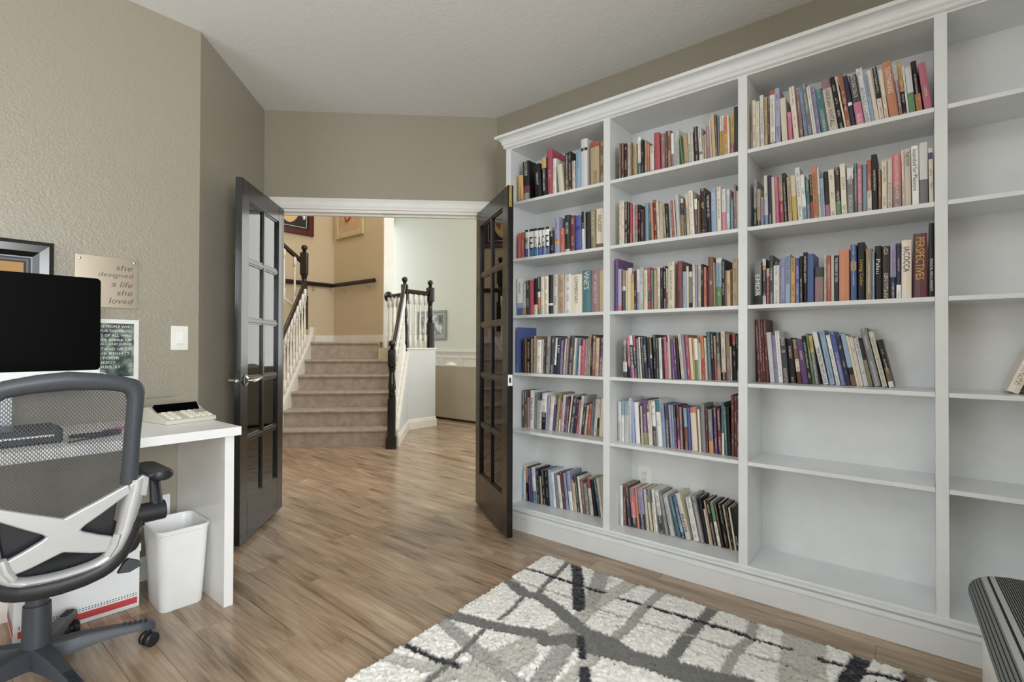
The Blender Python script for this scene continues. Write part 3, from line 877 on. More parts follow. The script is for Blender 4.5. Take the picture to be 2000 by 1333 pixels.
0.7484 0.0172 0.2132 0.180 0.138 K 0
0.7236 0.0074 0.2112 0.179 0.134 T 1
0.7157 0.0108 0.2092 0.178 0.140 K 0
0.7039 0.0069 0.2019 0.156 0.139 E 1
0.6966 0.0115 0.2015 0.156 0.147 K 0
@2 1
0.6096 0.0110 0.2108 0.005 0.041 J 0
0.5935 0.0126 0.2235 0.011 0.021 E 0
0.5786 0.0142 0.2125 0.016 0.019 E 0;;K;.1;.6
0.5613 0.0150 0.2363 0.018 0.021 W 0
0.5440 0.0109 0.2227 0.015 0.023 T 0
0.5328 0.0070 0.2196 0.015 0.035 B 1
0.5236 0.0199 0.2484 0.013 0.031 R8W85R7 0
0.5015 0.0188 0.2522 0.020 0.031 A 0
0.4764 0.0227 0.2009 0.049 0.029 E 0
0.4475 0.0140 0.1271 0.057 0.018 I 1
0.4302 0.0197 0.2396 0.081 0.027 E 0
0.4093 0.0147 0.2255 0.085 0.042 X 0
0.3899 0.0121 0.2359 0.104 0.038 L 0
0.3757 0.0167 0.2407 0.111 0.032 S 0
0.3569 0.0133 0.2182 0.119 0.023 W 0
0.3433 0.0133 0.2209 0.119 0.040 A 0
0.3260 0.0258 0.1965 0.137 0.028 Q 0
0.2997 0.0325 0.2331 0.137 0.033 X18E82 0;HANNAH WHITALL;C;.2;.9
0.2627 0.0156 0.2300 0.152 0.023 K 0;;W;.05;.95
0.2445 0.0062 0.2298 0.154 0.026 E 1
0.2379 0.0146 0.2361 0.133 0.026 R55K6R39 0;;W;.1;.5
0.2209 0.0145 0.2218 0.139 0.027 V52W6V42 0
0.2038 0.0256 0.2136 0.134 0.019 C55I45 0
0.1765 0.0204 0.2396 0.136 0.034 W 0
0.1546 0.0101 0.2085 0.140 0.022 L 0
0.1442 0.0145 0.2175 0.140 0.032 E 0
0.1290 0.0144 0.2254 0.115 0.033 K58E42 0
0.1126 0.0122 0.2101 0.102 0.035 E 0
0.0973 0.0286 0.2302 0.112 0.025 O 0;TENTMAKING;W;.1;.56
0.0667 0.0099 0.2142 0.109 0.025 H32X68 0
0.0565 0.0118 0.2223 0.090 0.036 Y55K45 0
0.0439 0.0058 0.1967 0.084 0.027 W 1
0.0373 0.0186 0.1841 0.078 0.022 H55N45 0
0.0156 0.0172 0.2093 0.093 0.040 K62O38 0;;W;.2;.6
-0.0082 0.0217 0.1851 0.115 0.018 I 0;;W;.05;.75
@2 2
0.5955 0.0144 0.2175 -0.001 0.039 S58F42 0
0.5764 0.0133 0.1690 0.007 0.025 T84K16 0
0.5613 0.0106 0.1304 0.009 0.027 A 1
0.5504 0.0158 0.2286 0.009 0.041 W78L22 0
0.5300 0.0139 0.2224 0.028 0.028 V 0
0.5158 0.0129 0.2145 0.028 0.035 E 0
0.5005 0.0131 0.2121 0.038 0.028 I 0
0.4871 0.0161 0.2075 0.038 0.040 T50R50 0
0.4688 0.0134 0.2224 0.047 0.035 K 0
0.4518 0.0149 0.2016 0.040 0.030 T 0
0.4331 0.0172 0.2004 0.050 0.020 E45Y55 0
0.4138 0.0178 0.2323 0.059 0.027 W 0
0.3957 0.0145 0.1992 0.059 0.030 W70L30 0
0.3801 0.0123 0.1714 0.040 0.025 Q 0
0.3675 0.0111 0.1941 0.040 0.031 K60R40 0
0.3549 0.0179 0.2237 0.047 0.023 O 0;WARRIORS OF THE HEART;B;.12;.95
0.3366 0.0078 0.2186 0.047 0.030 W 1
0.3274 0.0124 0.1690 0.044 0.031 L 0
0.3140 0.0161 0.1952 0.049 0.034 K42D30I28 0
0.2973 0.0205 0.2005 0.044 0.036 E 0
0.2753 0.0157 0.2057 0.038 0.036 D70N30 0
0.2566 0.0184 0.2128 0.036 0.028 E 0
0.2375 0.0219 0.1907 0.013 0.029 W24S76 0
0.2151 0.0101 0.2079 0.005 0.039 Q20S80 0
0.2021 0.0150 0.1961 0.010 0.027 I78X22 0
0.1864 0.0135 0.1963 0.007 0.036 L 0
0.1719 0.0148 0.2109 0.009 0.042 R58E42 0
0.1549 0.0181 0.2301 0.018 0.040 K 0;;W;.08;.6
0.1346 0.0089 0.1641 0.006 0.031 B 1
0.1233 0.0156 0.1948 0.004 0.025 E 0
0.1067 0.0155 0.2006 0.001 0.033 E 0
0.0886 0.0259 0.2153 0.012 0.034 I60X40 0
0.0600 0.0079 0.2224 0.015 0.031 E 0
0.0513 0.0181 0.2238 0.012 0.026 E 0;THE MOM;C;.06;.3
0.0300 0.0204 0.2299 0.014 0.029 W 0;Intended for Pleasure;C;.06;.75
0.0076 0.0232 0.2333 0.005 0.020 W60S40 0
-0.0199 0.0124 0.2081 0.012 0.025 E8P12E80 0
@2 3
0.5871 0.0267 0.1931 -0.001 0.021 S78K22 0;EMDR;W;.3;.8
0.5566 0.0132 0.2052 0.001 0.034 W14Y10C56W20 0
0.5423 0.0114 0.1622 -0.001 0.041 E22R78 1
0.5255 0.0147 0.2156 0.005 0.022 C 0
0.5089 0.0213 0.1848 0.001 0.019 K8W92 0
0.4868 0.0203 0.2037 -0.001 0.036 A 0
0.4639 0.0183 0.2150 -0.001 0.026 L 0;READ FOR CHANGE;V;.05;.6
0.4441 0.0173 0.1993 -0.002 0.030 Y 0
0.4233 0.0142 0.1938 0.003 0.019 U 0
0.4084 0.0106 0.2004 0.000 0.022 K 0
0.3975 0.0137 0.2170 -0.002 0.035 K 0;CHEATING DEATH;W;.08;.6
0.3819 0.0230 0.2080 -0.002 0.033 U 0
0.3550 0.0313 0.1489 -0.002 0.038 C28X72 0
0.3210 0.0085 0.1979 -0.002 0.041 E 1
0.3084 0.0126 0.1924 0.006 0.027 R 0
0.2954 0.0106 0.1918 0.002 0.033 E 0
0.2836 0.0150 0.1899 -0.002 0.029 V 0;THE DREAM OF YOU;W;.05;.58
0.2669 0.0347 0.2126 -0.000 0.030 O 0
0.2268 0.0195 0.2272 0.003 0.027 U30T16U54 0
0.2045 0.0236 0.2354 0.002 0.041 K 0;Living Color;Y;.3;.75
0.1767 0.0197 0.2067 -0.002 0.033 J 0
0.1546 0.0062 0.1917 -0.001 0.021 L 1
0.1475 0.0214 0.2134 0.001 0.035 K 0;Palau;W;.25;.52;b
0.1247 0.0245 0.2103 -0.001 0.041 D 0
0.0991 0.0181 0.2175 -0.003 0.039 A60V40 0
0.0794 0.0139 0.2158 -0.003 0.031 V75W25 0
0.0639 0.0304 0.2221 -0.006 0.018 E 0;IACOCCA;K;.12;.55
0.0292 0.0413 0.2454 -0.006 0.037 M 0;PERSPECTIVES;Y;.06;.72
-0.0177 0.0149 0.2802 -0.003 0.040 K 0;FINANCIAL PEACE UNIVERSITY;W;.48;.92
@2 4
0.5969 0.0120 0.2913 0.047 0.123 M 0
0.5846 0.0110 0.2919 0.047 0.122 M 0
0.5731 0.0092 0.2916 0.048 0.123 M 0
0.5637 0.0118 0.2906 0.048 0.130 M 0
0.5456 0.0177 0.2314 0.074 0.126 H 0
0.5275 0.0151 0.2179 0.074 0.138 A 0
0.5119 0.0168 0.2376 0.074 0.138 W 0;;C;.1;.9
0.4943 0.0235 0.2028 0.076 0.136 C 0
0.4705 0.0259 0.2042 0.076 0.149 K 0;;W;.2;.9
0.4369 0.0161 0.1983 0.113 0.144 B45E28M27 0
0.4172 0.0224 0.1986 0.129 0.140 P 0;;E;.1;.7
0.3943 0.0149 0.2155 0.129 0.141 K 0;;W;.3;.9
0.3790 0.0091 0.2251 0.129 0.149 N 0
0.3679 0.0131 0.2175 0.124 0.141 Y36S64 0
0.3380 0.0185 0.2330 0.192 0.148 W 0;WRONG FROM LOVE;K;.3;.98
0.3140 0.0190 0.2396 0.177 0.149 L 0
0.2893 0.0140 0.2186 0.180 0.140 W 0
0.2742 0.0191 0.2329 0.181 0.144 U 0
0.2545 0.0161 0.2161 0.181 0.148 V 0;;W;.05;.9
0.2358 0.0174 0.2214 0.179 0.145 L65K14B21 0
0.2173 0.0083 0.2158 0.182 0.149 E 0
0.2078 0.0141 0.2110 0.182 0.144 E 0
0.1924 0.0162 0.2062 0.180 0.147 H 0
0.1744 0.0131 0.2039 0.186 0.142 K45J55 0
0.1581 0.0231 0.2461 0.199 0.149 S 0
0.1300 0.0163 0.2321 0.205 0.149 E 0
0.1079 0.0168 0.1975 0.205 0.146 K60B28W12 0"""
ORD = 'first second third fourth fifth sixth seventh eighth ninth tenth eleventh twelfth thirteenth fourteenth fifteenth sixteenth seventeenth eighteenth nineteenth twentieth'.split()
def ordinal(n):
    if n < 20: return ORD[n]
    t = n + 1; tens = {2: 'twenty', 3: 'thirty', 4: 'forty'}[t // 10]; u = t % 10
    return {2: 'twentieth', 3: 'thirtieth'}[t // 10] if u == 0 else tens + '-' + ORD[u - 1]
def book_geo(mb, pm, w_, h, d, spec, seed, plain, M, local):
    """cover (boards and spine) into mb, page block into pm; local: mb gets own slots"""
    bs = bands(spec); ct = min(.0022, w_ * .12); bulge = min(.004, w_ * .16)
    def mi(c):
        if local is None: return CI[c]
        if c not in local: local.append(c)
        return local.index(c)
    def P(x, y, z): return M @ Vector((x, y, z))
    us = [0, .12, .5, .88, 1]
    z = h
    for c, q in bs:
        z0 = z - q * h
        ring = lambda zz: [P(bulge * (2 * u - 1) ** 2, -w_ * u, zz) for u in us]
        A, B = ring(z0), ring(z)
        for j in range(4):
            sd = -1 if plain else seed
            uv = [(sd + us[j] * .98 + .01, z0), (sd + us[j + 1] * .98 + .01, z0), (sd + us[j + 1] * .98 + .01, z), (sd + us[j] * .98 + .01, z)] if not plain else [(-2.5 - seed, z0)] * 4
            mb.quad([A[j], A[j + 1], B[j + 1], B[j]], mi(c), uv)
        z = z0
    main = max(bs, key=lambda q: q[1])[0]; m0 = mi(main); un = [(-2.5 - seed, 0)] * 4
    def bq(*pts): mb.quad([P(*p) for p in pts], m0, un)
    for y0, y1 in ((0, -ct), (-w_ + ct, -w_)):
        x0, x1 = bulge, d
        bq((x0, y0, 0), (x0, y0, h), (x1, y0, h), (x1, y0, 0)); bq((x0, y1, 0), (x1, y1, 0), (x1, y1, h), (x0, y1, h))
        bq((x0, y0, h), (x0, y1, h), (x1, y1, h), (x1, y0, h)); bq((x0, y0, 0), (x1, y0, 0), (x1, y1, 0), (x0, y1, 0))
        bq((x1, y0, 0), (x1, y0, h), (x1, y1, h), (x1, y1, 0))
    bq((bulge, -ct, h), (bulge, -w_ + ct, h), (bulge + .004, -w_ + ct, h), (bulge + .004, -ct, h))
    rec = .003
    pm.box(bulge + .0035, d - rec, -w_ + ct, -ct, rec * .6, h - rec, M)
letters = []
stuff_c = MB(); stuff_p = MB()
bay = k = 0; idx = 0; rb = random.Random(5)
colname = ['left', 'second', 'third', 'right']
shelfname = {1: 'top shelf', 2: 'second shelf', 3: 'third shelf', 4: 'fourth shelf', 5: 'fifth shelf', 6: 'bottom shelf'}
seed = 0
for ln in BOOKS.strip().split('\n'):
    if ln[0] == '@':
        bay, k = map(int, ln[1:].split()); idx = 0; continue
    head_, *txt = ln.split(';'); f = head_.split()
    y0, w_, h, ang, sb = map(float, f[:5]); spec = f[5]; isstuff = f[6] == '1'; seed += 1
    d = min(max(.095, h * .66 + rb.uniform(-.012, .012)), .2, BACK - .006 - BX - sb)
    lift = w_ * math.sin(-ang) if ang < 0 else 0
    M = Matrix.Translation((BX + sb, y0, SZ[k] + .0004 + lift)) @ Matrix.Rotation(-ang, 4, 'X')
    titled = bool(txt and txt[0])
    plain = titled or (rb.random() < .12 and not txt)
    if isstuff:
        book_geo(stuff_c, stuff_p, w_, h, d, spec, seed, plain, M, None)
    else:
        mb = MB(); pm = MB(); loc = []
        book_geo(mb, pm, w_, h, d, spec, seed, plain, Matrix.Identity(4), loc)
        o = mb.build('book', [CM[c] for c in loc]); o.matrix_world = M
        pg = pm.build('pages', M_pages, o)
        bs = bands(spec); big = sorted(bs, key=lambda q: -q[1])
        desc = ('thick ' if w_ > .036 else 'thin ' if w_ < .0135 else '') + CNAME[big[0][0]]
        if len(big) > 1 and big[1][1] > .2 and big[1][0] != big[0][0]: desc += ' and ' + CNAME[big[1][0]]
        lean = ' leaning' if abs(ang) > .1 else ''
        lab = '%s%s book, %s from the left on the %s of the %s bay' % (desc, lean, ordinal(idx), shelfname[k], colname[bay])
        if len(lab.split()) > 16: lab = lab.replace(lean + ' book', ' book')
        if len(lab.split()) > 16: lab = lab.replace('thick ', '').replace('thin ', '')
        if len(lab.split()) > 16: lab = lab.replace(' on the ', ', ').replace(' from the left', ' from left')
        if len(lab.split()) > 16: lab = lab.replace(' of the ', ', ').replace('royal ', '')
        tag(o, lab, 'book', 'books on the %s of the %s bay' % (shelfname[k], colname[bay]))
        if titled: letters.append((o, txt, w_, h))
    idx += 1
# the two books in the far right bay
for n, (y0, w_, h, ang, spec, lab) in enumerate(((-.232, .032, .215, -.36, 'J40E60', 'olive and cream book leaning to the right alone in the far right bay'),
                                     (-.268, .030, .20, -.36, 'K', 'black book leaning behind the olive and cream one in the far right bay'))):
    M = Matrix.Translation((BX + .09, y0, SZ[4] + .0005 + w_ * math.sin(.36))) @ Matrix.Rotation(-ang, 4, 'X')
    mb = MB(); pm = MB(); loc = []; seed += 1
    book_geo(mb, pm, w_, h, .14, spec, seed, False, Matrix.Identity(4), loc)
    o = mb.build('book', [CM[c] for c in loc]); o.matrix_world = M; pm.build('pages', M_pages, o)
    tag(o, lab, 'book')
sc_ = stuff_c.build('narrow_books', [CM[c] for c in CKEYS]); sc_['kind'] = 'stuff'
tag(sc_, 'narrower paperbacks filling in between the larger books on the shelves', 'books')
sp_ = stuff_p.build('pages', M_pages, sc_); sp_['kind'] = 'stuff'

# lettering: font curves turned into flat meshes
def text_meshes(items):
    """items: (string, align, width, height, matrix-4x4 maker) -> meshes centred, 1 unit local"""
    objs = []
    for s_ in items:
        c = bpy.data.curves.new('lettering', 'FONT'); c.body = s_; c.size = 1; c.resolution_u = 2
        o = bpy.data.objects.new('lettering', c); COL.objects.link(o); objs.append(o)
    bpy.context.view_layer.update(); dg = bpy.context.evaluated_depsgraph_get()
    out = []
    for o in objs:
        me = bpy.data.meshes.new_from_object(o.evaluated_get(dg)); out.append(me)
        n = len(me.vertices); co = np.empty(n * 3); me.vertices.foreach_get('co', co); co = co.reshape(-1, 3)
        lo, hi = co.min(0), co.max(0); me['lo'] = lo.tolist(); me['hi'] = hi.tolist()
    for o in objs:
        c = o.data; bpy.data.objects.remove(o); bpy.data.curves.remove(c)
    return out
def fit(me, W_, H_, M, mt, parent=None, name='lettering', align=0):
    """scale the text into W x H (local x, y of M), centred on M (align 1: right edge at M)"""
    n = len(me.vertices); co = np.empty(n * 3); me.vertices.foreach_get('co', co); co = co.reshape(-1, 3)
    lo = np.array(me['lo']); hi = np.array(me['hi']); sz = np.maximum(hi - lo, 1e-6)
    sx, sy = W_ / sz[0], H_ / sz[1]
    co[:, 0] = (co[:, 0] - (lo[0] + hi[0]) / 2) * sx - (W_ / 2 if align == 1 else 0); co[:, 1] = (co[:, 1] - (lo[1] + hi[1]) / 2) * sy
    p = np.c_[co, np.ones(n)] @ np.array(M).T
    me.vertices.foreach_set('co', p[:, :3].ravel()); me.materials.clear(); me.materials.append(mt); me.update()
    o = bpy.data.objects.new(name, me); COL.objects.link(o)
    if parent is not None: o.parent = parent
    return o
tm = text_meshes([t[0] for _, t, _, _ in letters])
for me, (o, t, w_, h) in zip(tm, letters):
    ink = t[1]; f0, f1 = float(t[2]), float(t[3]); up = len(t) > 4 and t[4] == 'u'
    L = (f1 - f0) * h; zc = h * (1 - (f0 + f1) / 2); bl = -.0006
    if up:      # upright letters: local x -> -y, local y -> z
        M = Matrix(((0, 0, -1, bl), (-1, 0, 0, -w_ / 2), (0, 1, 0, zc), (0, 0, 0, 1))); fit(me, w_ * .74, L, M, INK[ink], o)
    else:       # reading top to bottom: local x -> -z, local y -> -y... rotated a quarter turn clockwise
        M = Matrix(((0, 0, -1, bl), (0, -1, 0, -w_ / 2), (-1, 0, 0, zc), (0, 0, 0, 1)))
        M = Matrix(((0, 0, -1, bl), (0, -1, 0, -w_ / 2), (-1, 0, 0, zc), (0, 0, 0, 1)))
        asp = (me['hi'][0] - me['lo'][0]) / max(1e-6, me['hi'][1] - me['lo'][1])
        Hh = min(w_ * .62, max(w_ * .3, L / asp * 1.35)); fit(me, L, Hh, M, INK[ink], o)

# ------------------------------------------------------------------ desk and what is on it
DT = .770; DY = 2.288
dk = empty('desk', (.1, 2.58, 0), 'white laminate desk along the wall with a solid panel leg', 'desk')
mb = MB(); mb.box(-.95, .9615, DY, 2.8865, DT - .037, DT); place(mb.build('desktop', M_desk, bevel=.0015), dk)
for x0 in (.906, -.93):
    mb = MB(); mb.box(x0, x0 + .0375, 2.316, 2.885, 0, DT - .037); place(mb.build('panel_leg', M_desk, bevel=.0012), dk)

# monitor
mn = empty('computer_monitor', (.20, 2.66, DT), 'large black computer screen with a silver chin on the white desk', 'monitor')
mb = MB()
def rrect(x0, x1, z0, z1, r, y, n=5, lower=True):
    pts = []
    for cx, cz, a0 in ((x1 - r, z1 - r, 0), (x0 + r, z1 - r, 90), (x0 + r, z0 + r, 180), (x1 - r, z0 + r, 270)):
        for i in range(n + 1):
            a = math.radians(a0 + 90 * i / n); pts.append((cx + r * math.cos(a), y, cz + r * math.sin(a)))
    return pts
mb.prism(rrect(-.14, .5435, .942, 1.393, .018, 2.622), (0, .03, 0)); place(mb.build('shell', M_silver), mn)
mb = MB(); mb.prism(rrect(-.14, .5435, 1.019, 1.393, .016, 2.6195), (0, .003, 0)); place(mb.build('screen', M_screen), mn)
mb = MB(); mb.prism(rrect(-.14, .5435, .942, 1.0195, .016, 2.6200), (0, .003, 0)); ch = place(mb.build('chin', M_whiteplastic), mn); ch['label'] = 'silver white chin below the screen'
mb = MB(); mb.prism([(.11, 2.66, DT + .012), (.29, 2.66, DT + .012), (.29, 2.66, .99), (.11, 2.66, .99)], (0, .008, 0)); place(mb.build('stand_neck', M_silver), mn)
mb = MB(); mb.box(.1, .3, 2.60, 2.80, DT + .0002, DT + .012); place(mb.build('stand_foot', M_silver, bevel=.004), mn)

# docking machine behind the chair mesh, cable, pen
mb = MB(); mb.box(-.10, .395, 2.40, 2.59, DT + .0003, DT + .055)
o = mb.build('document_scanner', M_blackplastic, bevel=.008); tag(o, 'flat black document scanner lying on the desk behind the mesh chair', 'scanner')
mb = MB(); mb.box(-.08, .37, 2.398, 2.401, DT + .027, DT + .033); mb.build('paper_slot', M_offwhite, o)
mb = MB(); pts = []
for i in range(60):
    t = i / 59 * 4.4 * math.pi; r = .055 + .008 * math.sin(3 * t)
    pts.append((.50 + (r + .02) * math.cos(t), 2.45 + r * .7 * math.sin(t), DT + .005 + .0035 * (i / 59 * 3)))
pts = [(.40, 2.36, DT + .004), (.43, 2.38, DT + .004)] + pts
mb.tube(pts, .003, 8); o = mb.build('cable', M_blackplastic, smooth=True); tag(o, 'loosely coiled black cable lying on the desk beside the scanner', 'cable')
mb = MB(); mb.tube([(.545, 2.56, DT + .006), (.62, 2.60, DT + .006)], .005, 8); o = mb.build('pen', mat('pink_plastic', (214, 90, 150), .4), smooth=True); tag(o, 'pink pen lying on the desk beyond the coiled cable', 'pen')

# printing calculator
cq = empty('calculator', (.85, 2.70, DT), 'beige printing calculator with a black display hood on the desk end', 'calculator', rz=.16)
M_calc = mat('beige_calculator_plastic', (206, 202, 188), .5); M_key = mat('cream_keys', (232, 229, 216), .5); M_gkey = mat('grey_keys', (172, 168, 156), .5)
Wc, Dc = .215, .25
mb = MB()
prof_c = [(-Dc / 2, .0006), (-Dc / 2, .018), (-.012, .044), (.02, .062), (.07, .066), (Dc / 2, .058), (Dc / 2, .0006)]
mb.prism([(-Wc / 2, y, z) for y, z in prof_c], (Wc, 0, 0)); body = mb.build('body', M_calc, cq, bevel=.003)
mb = MB(); mb.prism([(-Wc / 2 + .012, y, z) for y, z in ((-.016, .045), (-.010, .049), (.012, .078), (.018, .0785), (.03, .066), (.02, .060))], (Wc - .03, 0, 0)); mb.build('display_hood', M_screen, cq, bevel=.002)
sl = math.atan2(.026, Dc / 2 - .012)
kid = 0
for r in range(4):
    for c in range(7):
        if c == 2: continue
        x = -Wc / 2 + .022 + c * .0262 + (.004 if c > 2 else 0); y = -Dc / 2 + .016 + r * .0235
        z = .018 + (y + Dc / 2) * math.tan(sl)
        Mk = Matrix.Translation((x, y, z)) @ Matrix.Rotation(sl, 4, 'X')
        mb = MB(); ww = .019
        mb.box(0, ww, 0, .0155, -.001, .007, Mk); mb.build('key', M_gkey if (c >= 5 and r > 1) else M_key, cq, bevel=.0015)
mb = MB(); mb.tube([(-.095, .085, .063), (-.095, .09, .105), (.02, .09, .105)], .0016, 6); mb.build('paper_wire', M_chrome, cq, smooth=True)

# ------------------------------------------------------------------ things on the desk wall
WY = 2.8878
# light switch
sw = empty('light_switch', (.912, WY, 1.155), 'white rocker light switch on the grey wall left of the door', 'switch')
mb = MB(); mb.box(.874, .950, WY - .006, WY - .0005, 1.096, 1.216); place(mb.build('cover_plate', M_offwhite, bevel=.003), sw)
mb = MB(); mb.box(.895, .929, WY - .008, WY - .004, 1.122, 1.190); place(mb.build('rocker_frame', M_offwhite, bevel=.001), sw)
mb = MB(); mb.prism([(.8985, WY - .0075, 1.126), (.8985, WY - .014, 1.128), (.8985, WY - .009, 1.158), (.8985, WY - .0085, 1.187), (.8985, WY - .0075, 1.187)], (.027, 0, 0)); place(mb.build('rocker', M_whiteplastic), sw)
# engraved metal plaque
pq = empty('metal_plaque', (.62, WY, 1.29), 'square champagne metal plaque with scripted words above the poster', 'plaque')
mb = MB(); mb.box(.507, .7355, WY - .006, WY - .001, 1.291, 1.523); place(mb.build('plate', M_metalplate, bevel=.001), pq)
for x in (.523, .722):
    mb = MB(); mb.lathe([(.0005, 0), (.006, 0), (.005, .003), (.0005, .004)], n=12, M=Matrix.Translation((x, WY - .006, 1.506)) @ Matrix.Rotation(math.pi / 2, 4, 'X')); place(mb.build('screw', M_chrome, smooth=True), pq)
words = ['she', 'designed', 'a life', 'she', 'loved']
wid = [.062, .128, .078, .058, .086]
tm = text_meshes(words)
M_engr = mat('engraved_lines', (92, 84, 76), .5)
for i, (me, wd) in enumerate(zip(tm, wid)):
    M = Matrix(((1, .25, 0, .716), (0, 0, 1, WY - .0064), (0, 1, 0, 1.478 - i * .0385), (0, 0, 0, 1))); place(fit(me, wd, .026, M, M_engr, None, 'lettering', 1), pq)
# white-framed poster with a verse
ps = empty('poster', (.56, WY, .95), 'white bordered poster with a printed verse and painted tree reflections right of the screen', 'poster')
mb = MB(); mb.box(.45, .7415, WY - .010, WY - .001, .955, 1.2385); place(mb.build('frame', M_trim, bevel=.0015), ps)
def poster_mat():  # trees mirrored in the poster glass, painted into its colour
    mt, nt, b = newmat('tree_reflection_print'); b.inputs['Roughness'].default_value = .18
    g = N(nt, 'ShaderNodeNewGeometry'); n1 = N(nt, 'ShaderNodeTexNoise'); n1.inputs['Scale'].default_value = 26; n1.inputs['Detail'].default_value = 5
    nt.links.new(g.outputs['Position'], n1.inputs['Vector'])
    nt.links.new(ramp(nt, n1.outputs[0], [(.35, lin((52, 60, 62))), (.52, lin((98, 112, 108))), (.68, lin((156, 172, 150)))]), b.inputs['Base Color']); return mt
mb = MB(); mb.box(.47, .7215, WY - .0115, WY - .0095, .975, 1.2195); place(mb.build('print', poster_mat()), ps)
lines = ['SPEAK UP FOR THE PEOPLE WHO', 'CANNOT SPEAK FOR THEMSELVES', 'FOR THE RIGHTS OF ALL WHO', 'ARE DESTITUTE SPEAK UP', 'THE RIGHTS OF ALL AND JUDGE', 'FAIRLY AND STAND UP TO', 'DEFEND THE RIGHTS', 'OF THE POOR', 'AND NEEDY', 'PROVERBS 31']
tm = text_meshes(lines)
for i, me in enumerate(tm):
    L = .0129 * len(lines[i]); M = Matrix(((1, 0, 0, .5955), (0, 0, 1, WY - .0119), (0, 1, 0, 1.205 - i * .0205), (0, 0, 0, 1))); place(fit(me, min(.235, L), .0115, M, M_inkw), ps)
mb = MB()
for i in range(24):
    a0, a1 = 2 * math.pi * i / 24, 2 * math.pi * (i + 1) / 24; cx, cz = .585, .972
    q = lambda a, r: (cx + r * math.cos(a), WY - .0121, cz + .72 * r * math.sin(a))
    ra = .040 + .003 * (i % 2); rb_ = .040 + .003 * ((i + 1) % 2)
    mb.quad([q(a0, ra - .006), q(a1, rb_ - .006), q(a1, rb_), q(a0, ra)])
mb.box(.555, .615, WY - .0122, WY - .0119, .978, .982); place(mb.build('emblem', M_inkw), ps)
# framed picture above the screen
fr = empty('framed_picture', (.05, WY, 1.07), 'black framed tan picture above the computer screen', 'picture')
def picture_frame(root, x0, x1, z0, z1, w_, dpt, mt, names='frame'):
    mb = MB()
    pr = [(0, 0), (0, dpt * .6), (w_ * .25, dpt), (w_ * .7, dpt * .9), (w_, dpt * .45), (w_, 0)]
    cs = [(x0, z0, 1, 1), (x1, z0, -1, 1), (x1, z1, -1, -1), (x0, z1, 1, -1)]
    k0 = len(mb.v)
    for (cx, cz, sx, sz) in cs:
        for (i_, d_) in pr: mb.v.append((cx + sx * i_, WY - .001 - d_, cz + sz * i_))
    n = len(pr)
    for c in range(4):
        for j in range(n):
            a, b = c * n, ((c + 1) % 4) * n; q = (j + 1) % n
            mb.f.append((a + j, b + j, b + q, a + q)); mb.mi.append(0)
    return mb.build(names, mt, bevel=0)
place(picture_frame(fr, -.34, .436, 1.07, 1.552, .066, .03, M_newel), fr)
mb = MB(); mb.box(-.285, .381, WY - .012, WY - .008, 1.125, 1.497); place(mb.build('outer_mat', mat('blue_grey_mat', (160, 168, 176), .7)), fr)
for i, (g_, c_) in enumerate(((.016, (60, 66, 84)), (.023, (120, 110, 96)), (.03, (56, 60, 78)))):
    mb = MB(); mb.box(-.285 + g_, .381 - g_, WY - .0126 - .0006 * i, WY - .011, 1.125 + g_, 1.497 - g_); place(mb.build('mat_line', mat('mat_line_%d' % i, c_, .7)), fr)
mb = MB(); mb.box(-.247, .343, WY - .016, WY - .011, 1.163, 1.459); place(mb.build('print', mat('tan_print', (176, 134, 76), .6, var=.12, scale=4)), fr)

# ------------------------------------------------------------------ under the desk
def bin_(root):
    pass
wb = empty('waste_bin', (.80, 2.555, 0), 'white plastic waste bin on the floor beside the desk leg', 'bin', rz=-.03)
def rring(hx, hy, r, z, n=5):
    return [(p[0], p[2], z) for p in rrect(-hx, hx, -hy, hy, r, 0, n)]
mb = MB(); rows = [(.079, .098, .03, .0005), (.081, .1, .032, .004), (.097, .122, .038, .325), (.101, .126, .04, .328), (.102, .127, .04, .342), (.099, .124, .038, .345), (.095, .120, .036, .340), (.078, .096, .028, .012)]
rings = [rring(*q) for q in rows]; n = len(rings[0])
for rg in rings: mb.v += rg
for i in range(len(rings) - 1):
    for j in range(n):
        q = (j + 1) % n; mb.f.append((i * n + j, i * n + q, (i + 1) * n + q, (i + 1) * n + j)); mb.mi.append(0)
mb.f.append(tuple(range(n - 1, -1, -1))); mb.f.append(tuple((len(rings) - 1) * n + j for j in range(n))); mb.mi += [0, 0]
bo = mb.build('bin_body', M_whiteplastic, wb, smooth=True)
# file box
fbx = empty('file_box', (.297, 2.632, 0), 'white cardboard file box with red stripes on the floor under the desk', 'box', rz=math.radians(-2.5))
M_card = mat('white_cardboard', (236, 238, 238), .7); M_red = mat('red_print', (206, 72, 74), .6)
BL, BW, BH = .387, .25, .265
mb = MB(); mb.box(0, BL, 0, BW, .0005, BH); mb.build('carton', M_card, fbx, bevel=.002)
mb = MB(); mb.box(-.004, BL + .004, -.004, BW + .004, BH - .03, BH + .004); mb.build('lid', M_card, fbx, bevel=.002)
for face in (0, 1):
    mb = MB()
    if face == 0: mb.box(.012, BL - .008, -.0006, .001, .018, .044)
    else: mb.box(-.0006, .001, .01, BW - .01, .018, .044)
    mb.build('stripe', M_red, fbx)
mb = MB()
for r in range(2):
    for i in range(38):
        x = .014 + i * .0097; z = .051 + r * .0075
        mb.box(x, x + .0042, -.0005, .001, z, z + .0036)
    for i in range(22):
        y = .012 + i * .0104; z = .051 + r * .0075; mb.box(-.0005, .001, y, y + .0042, z, z + .0036)
d_ = mb.build('dotted_line', M_greyplastic, fbx); d_['kind'] = 'stuff'

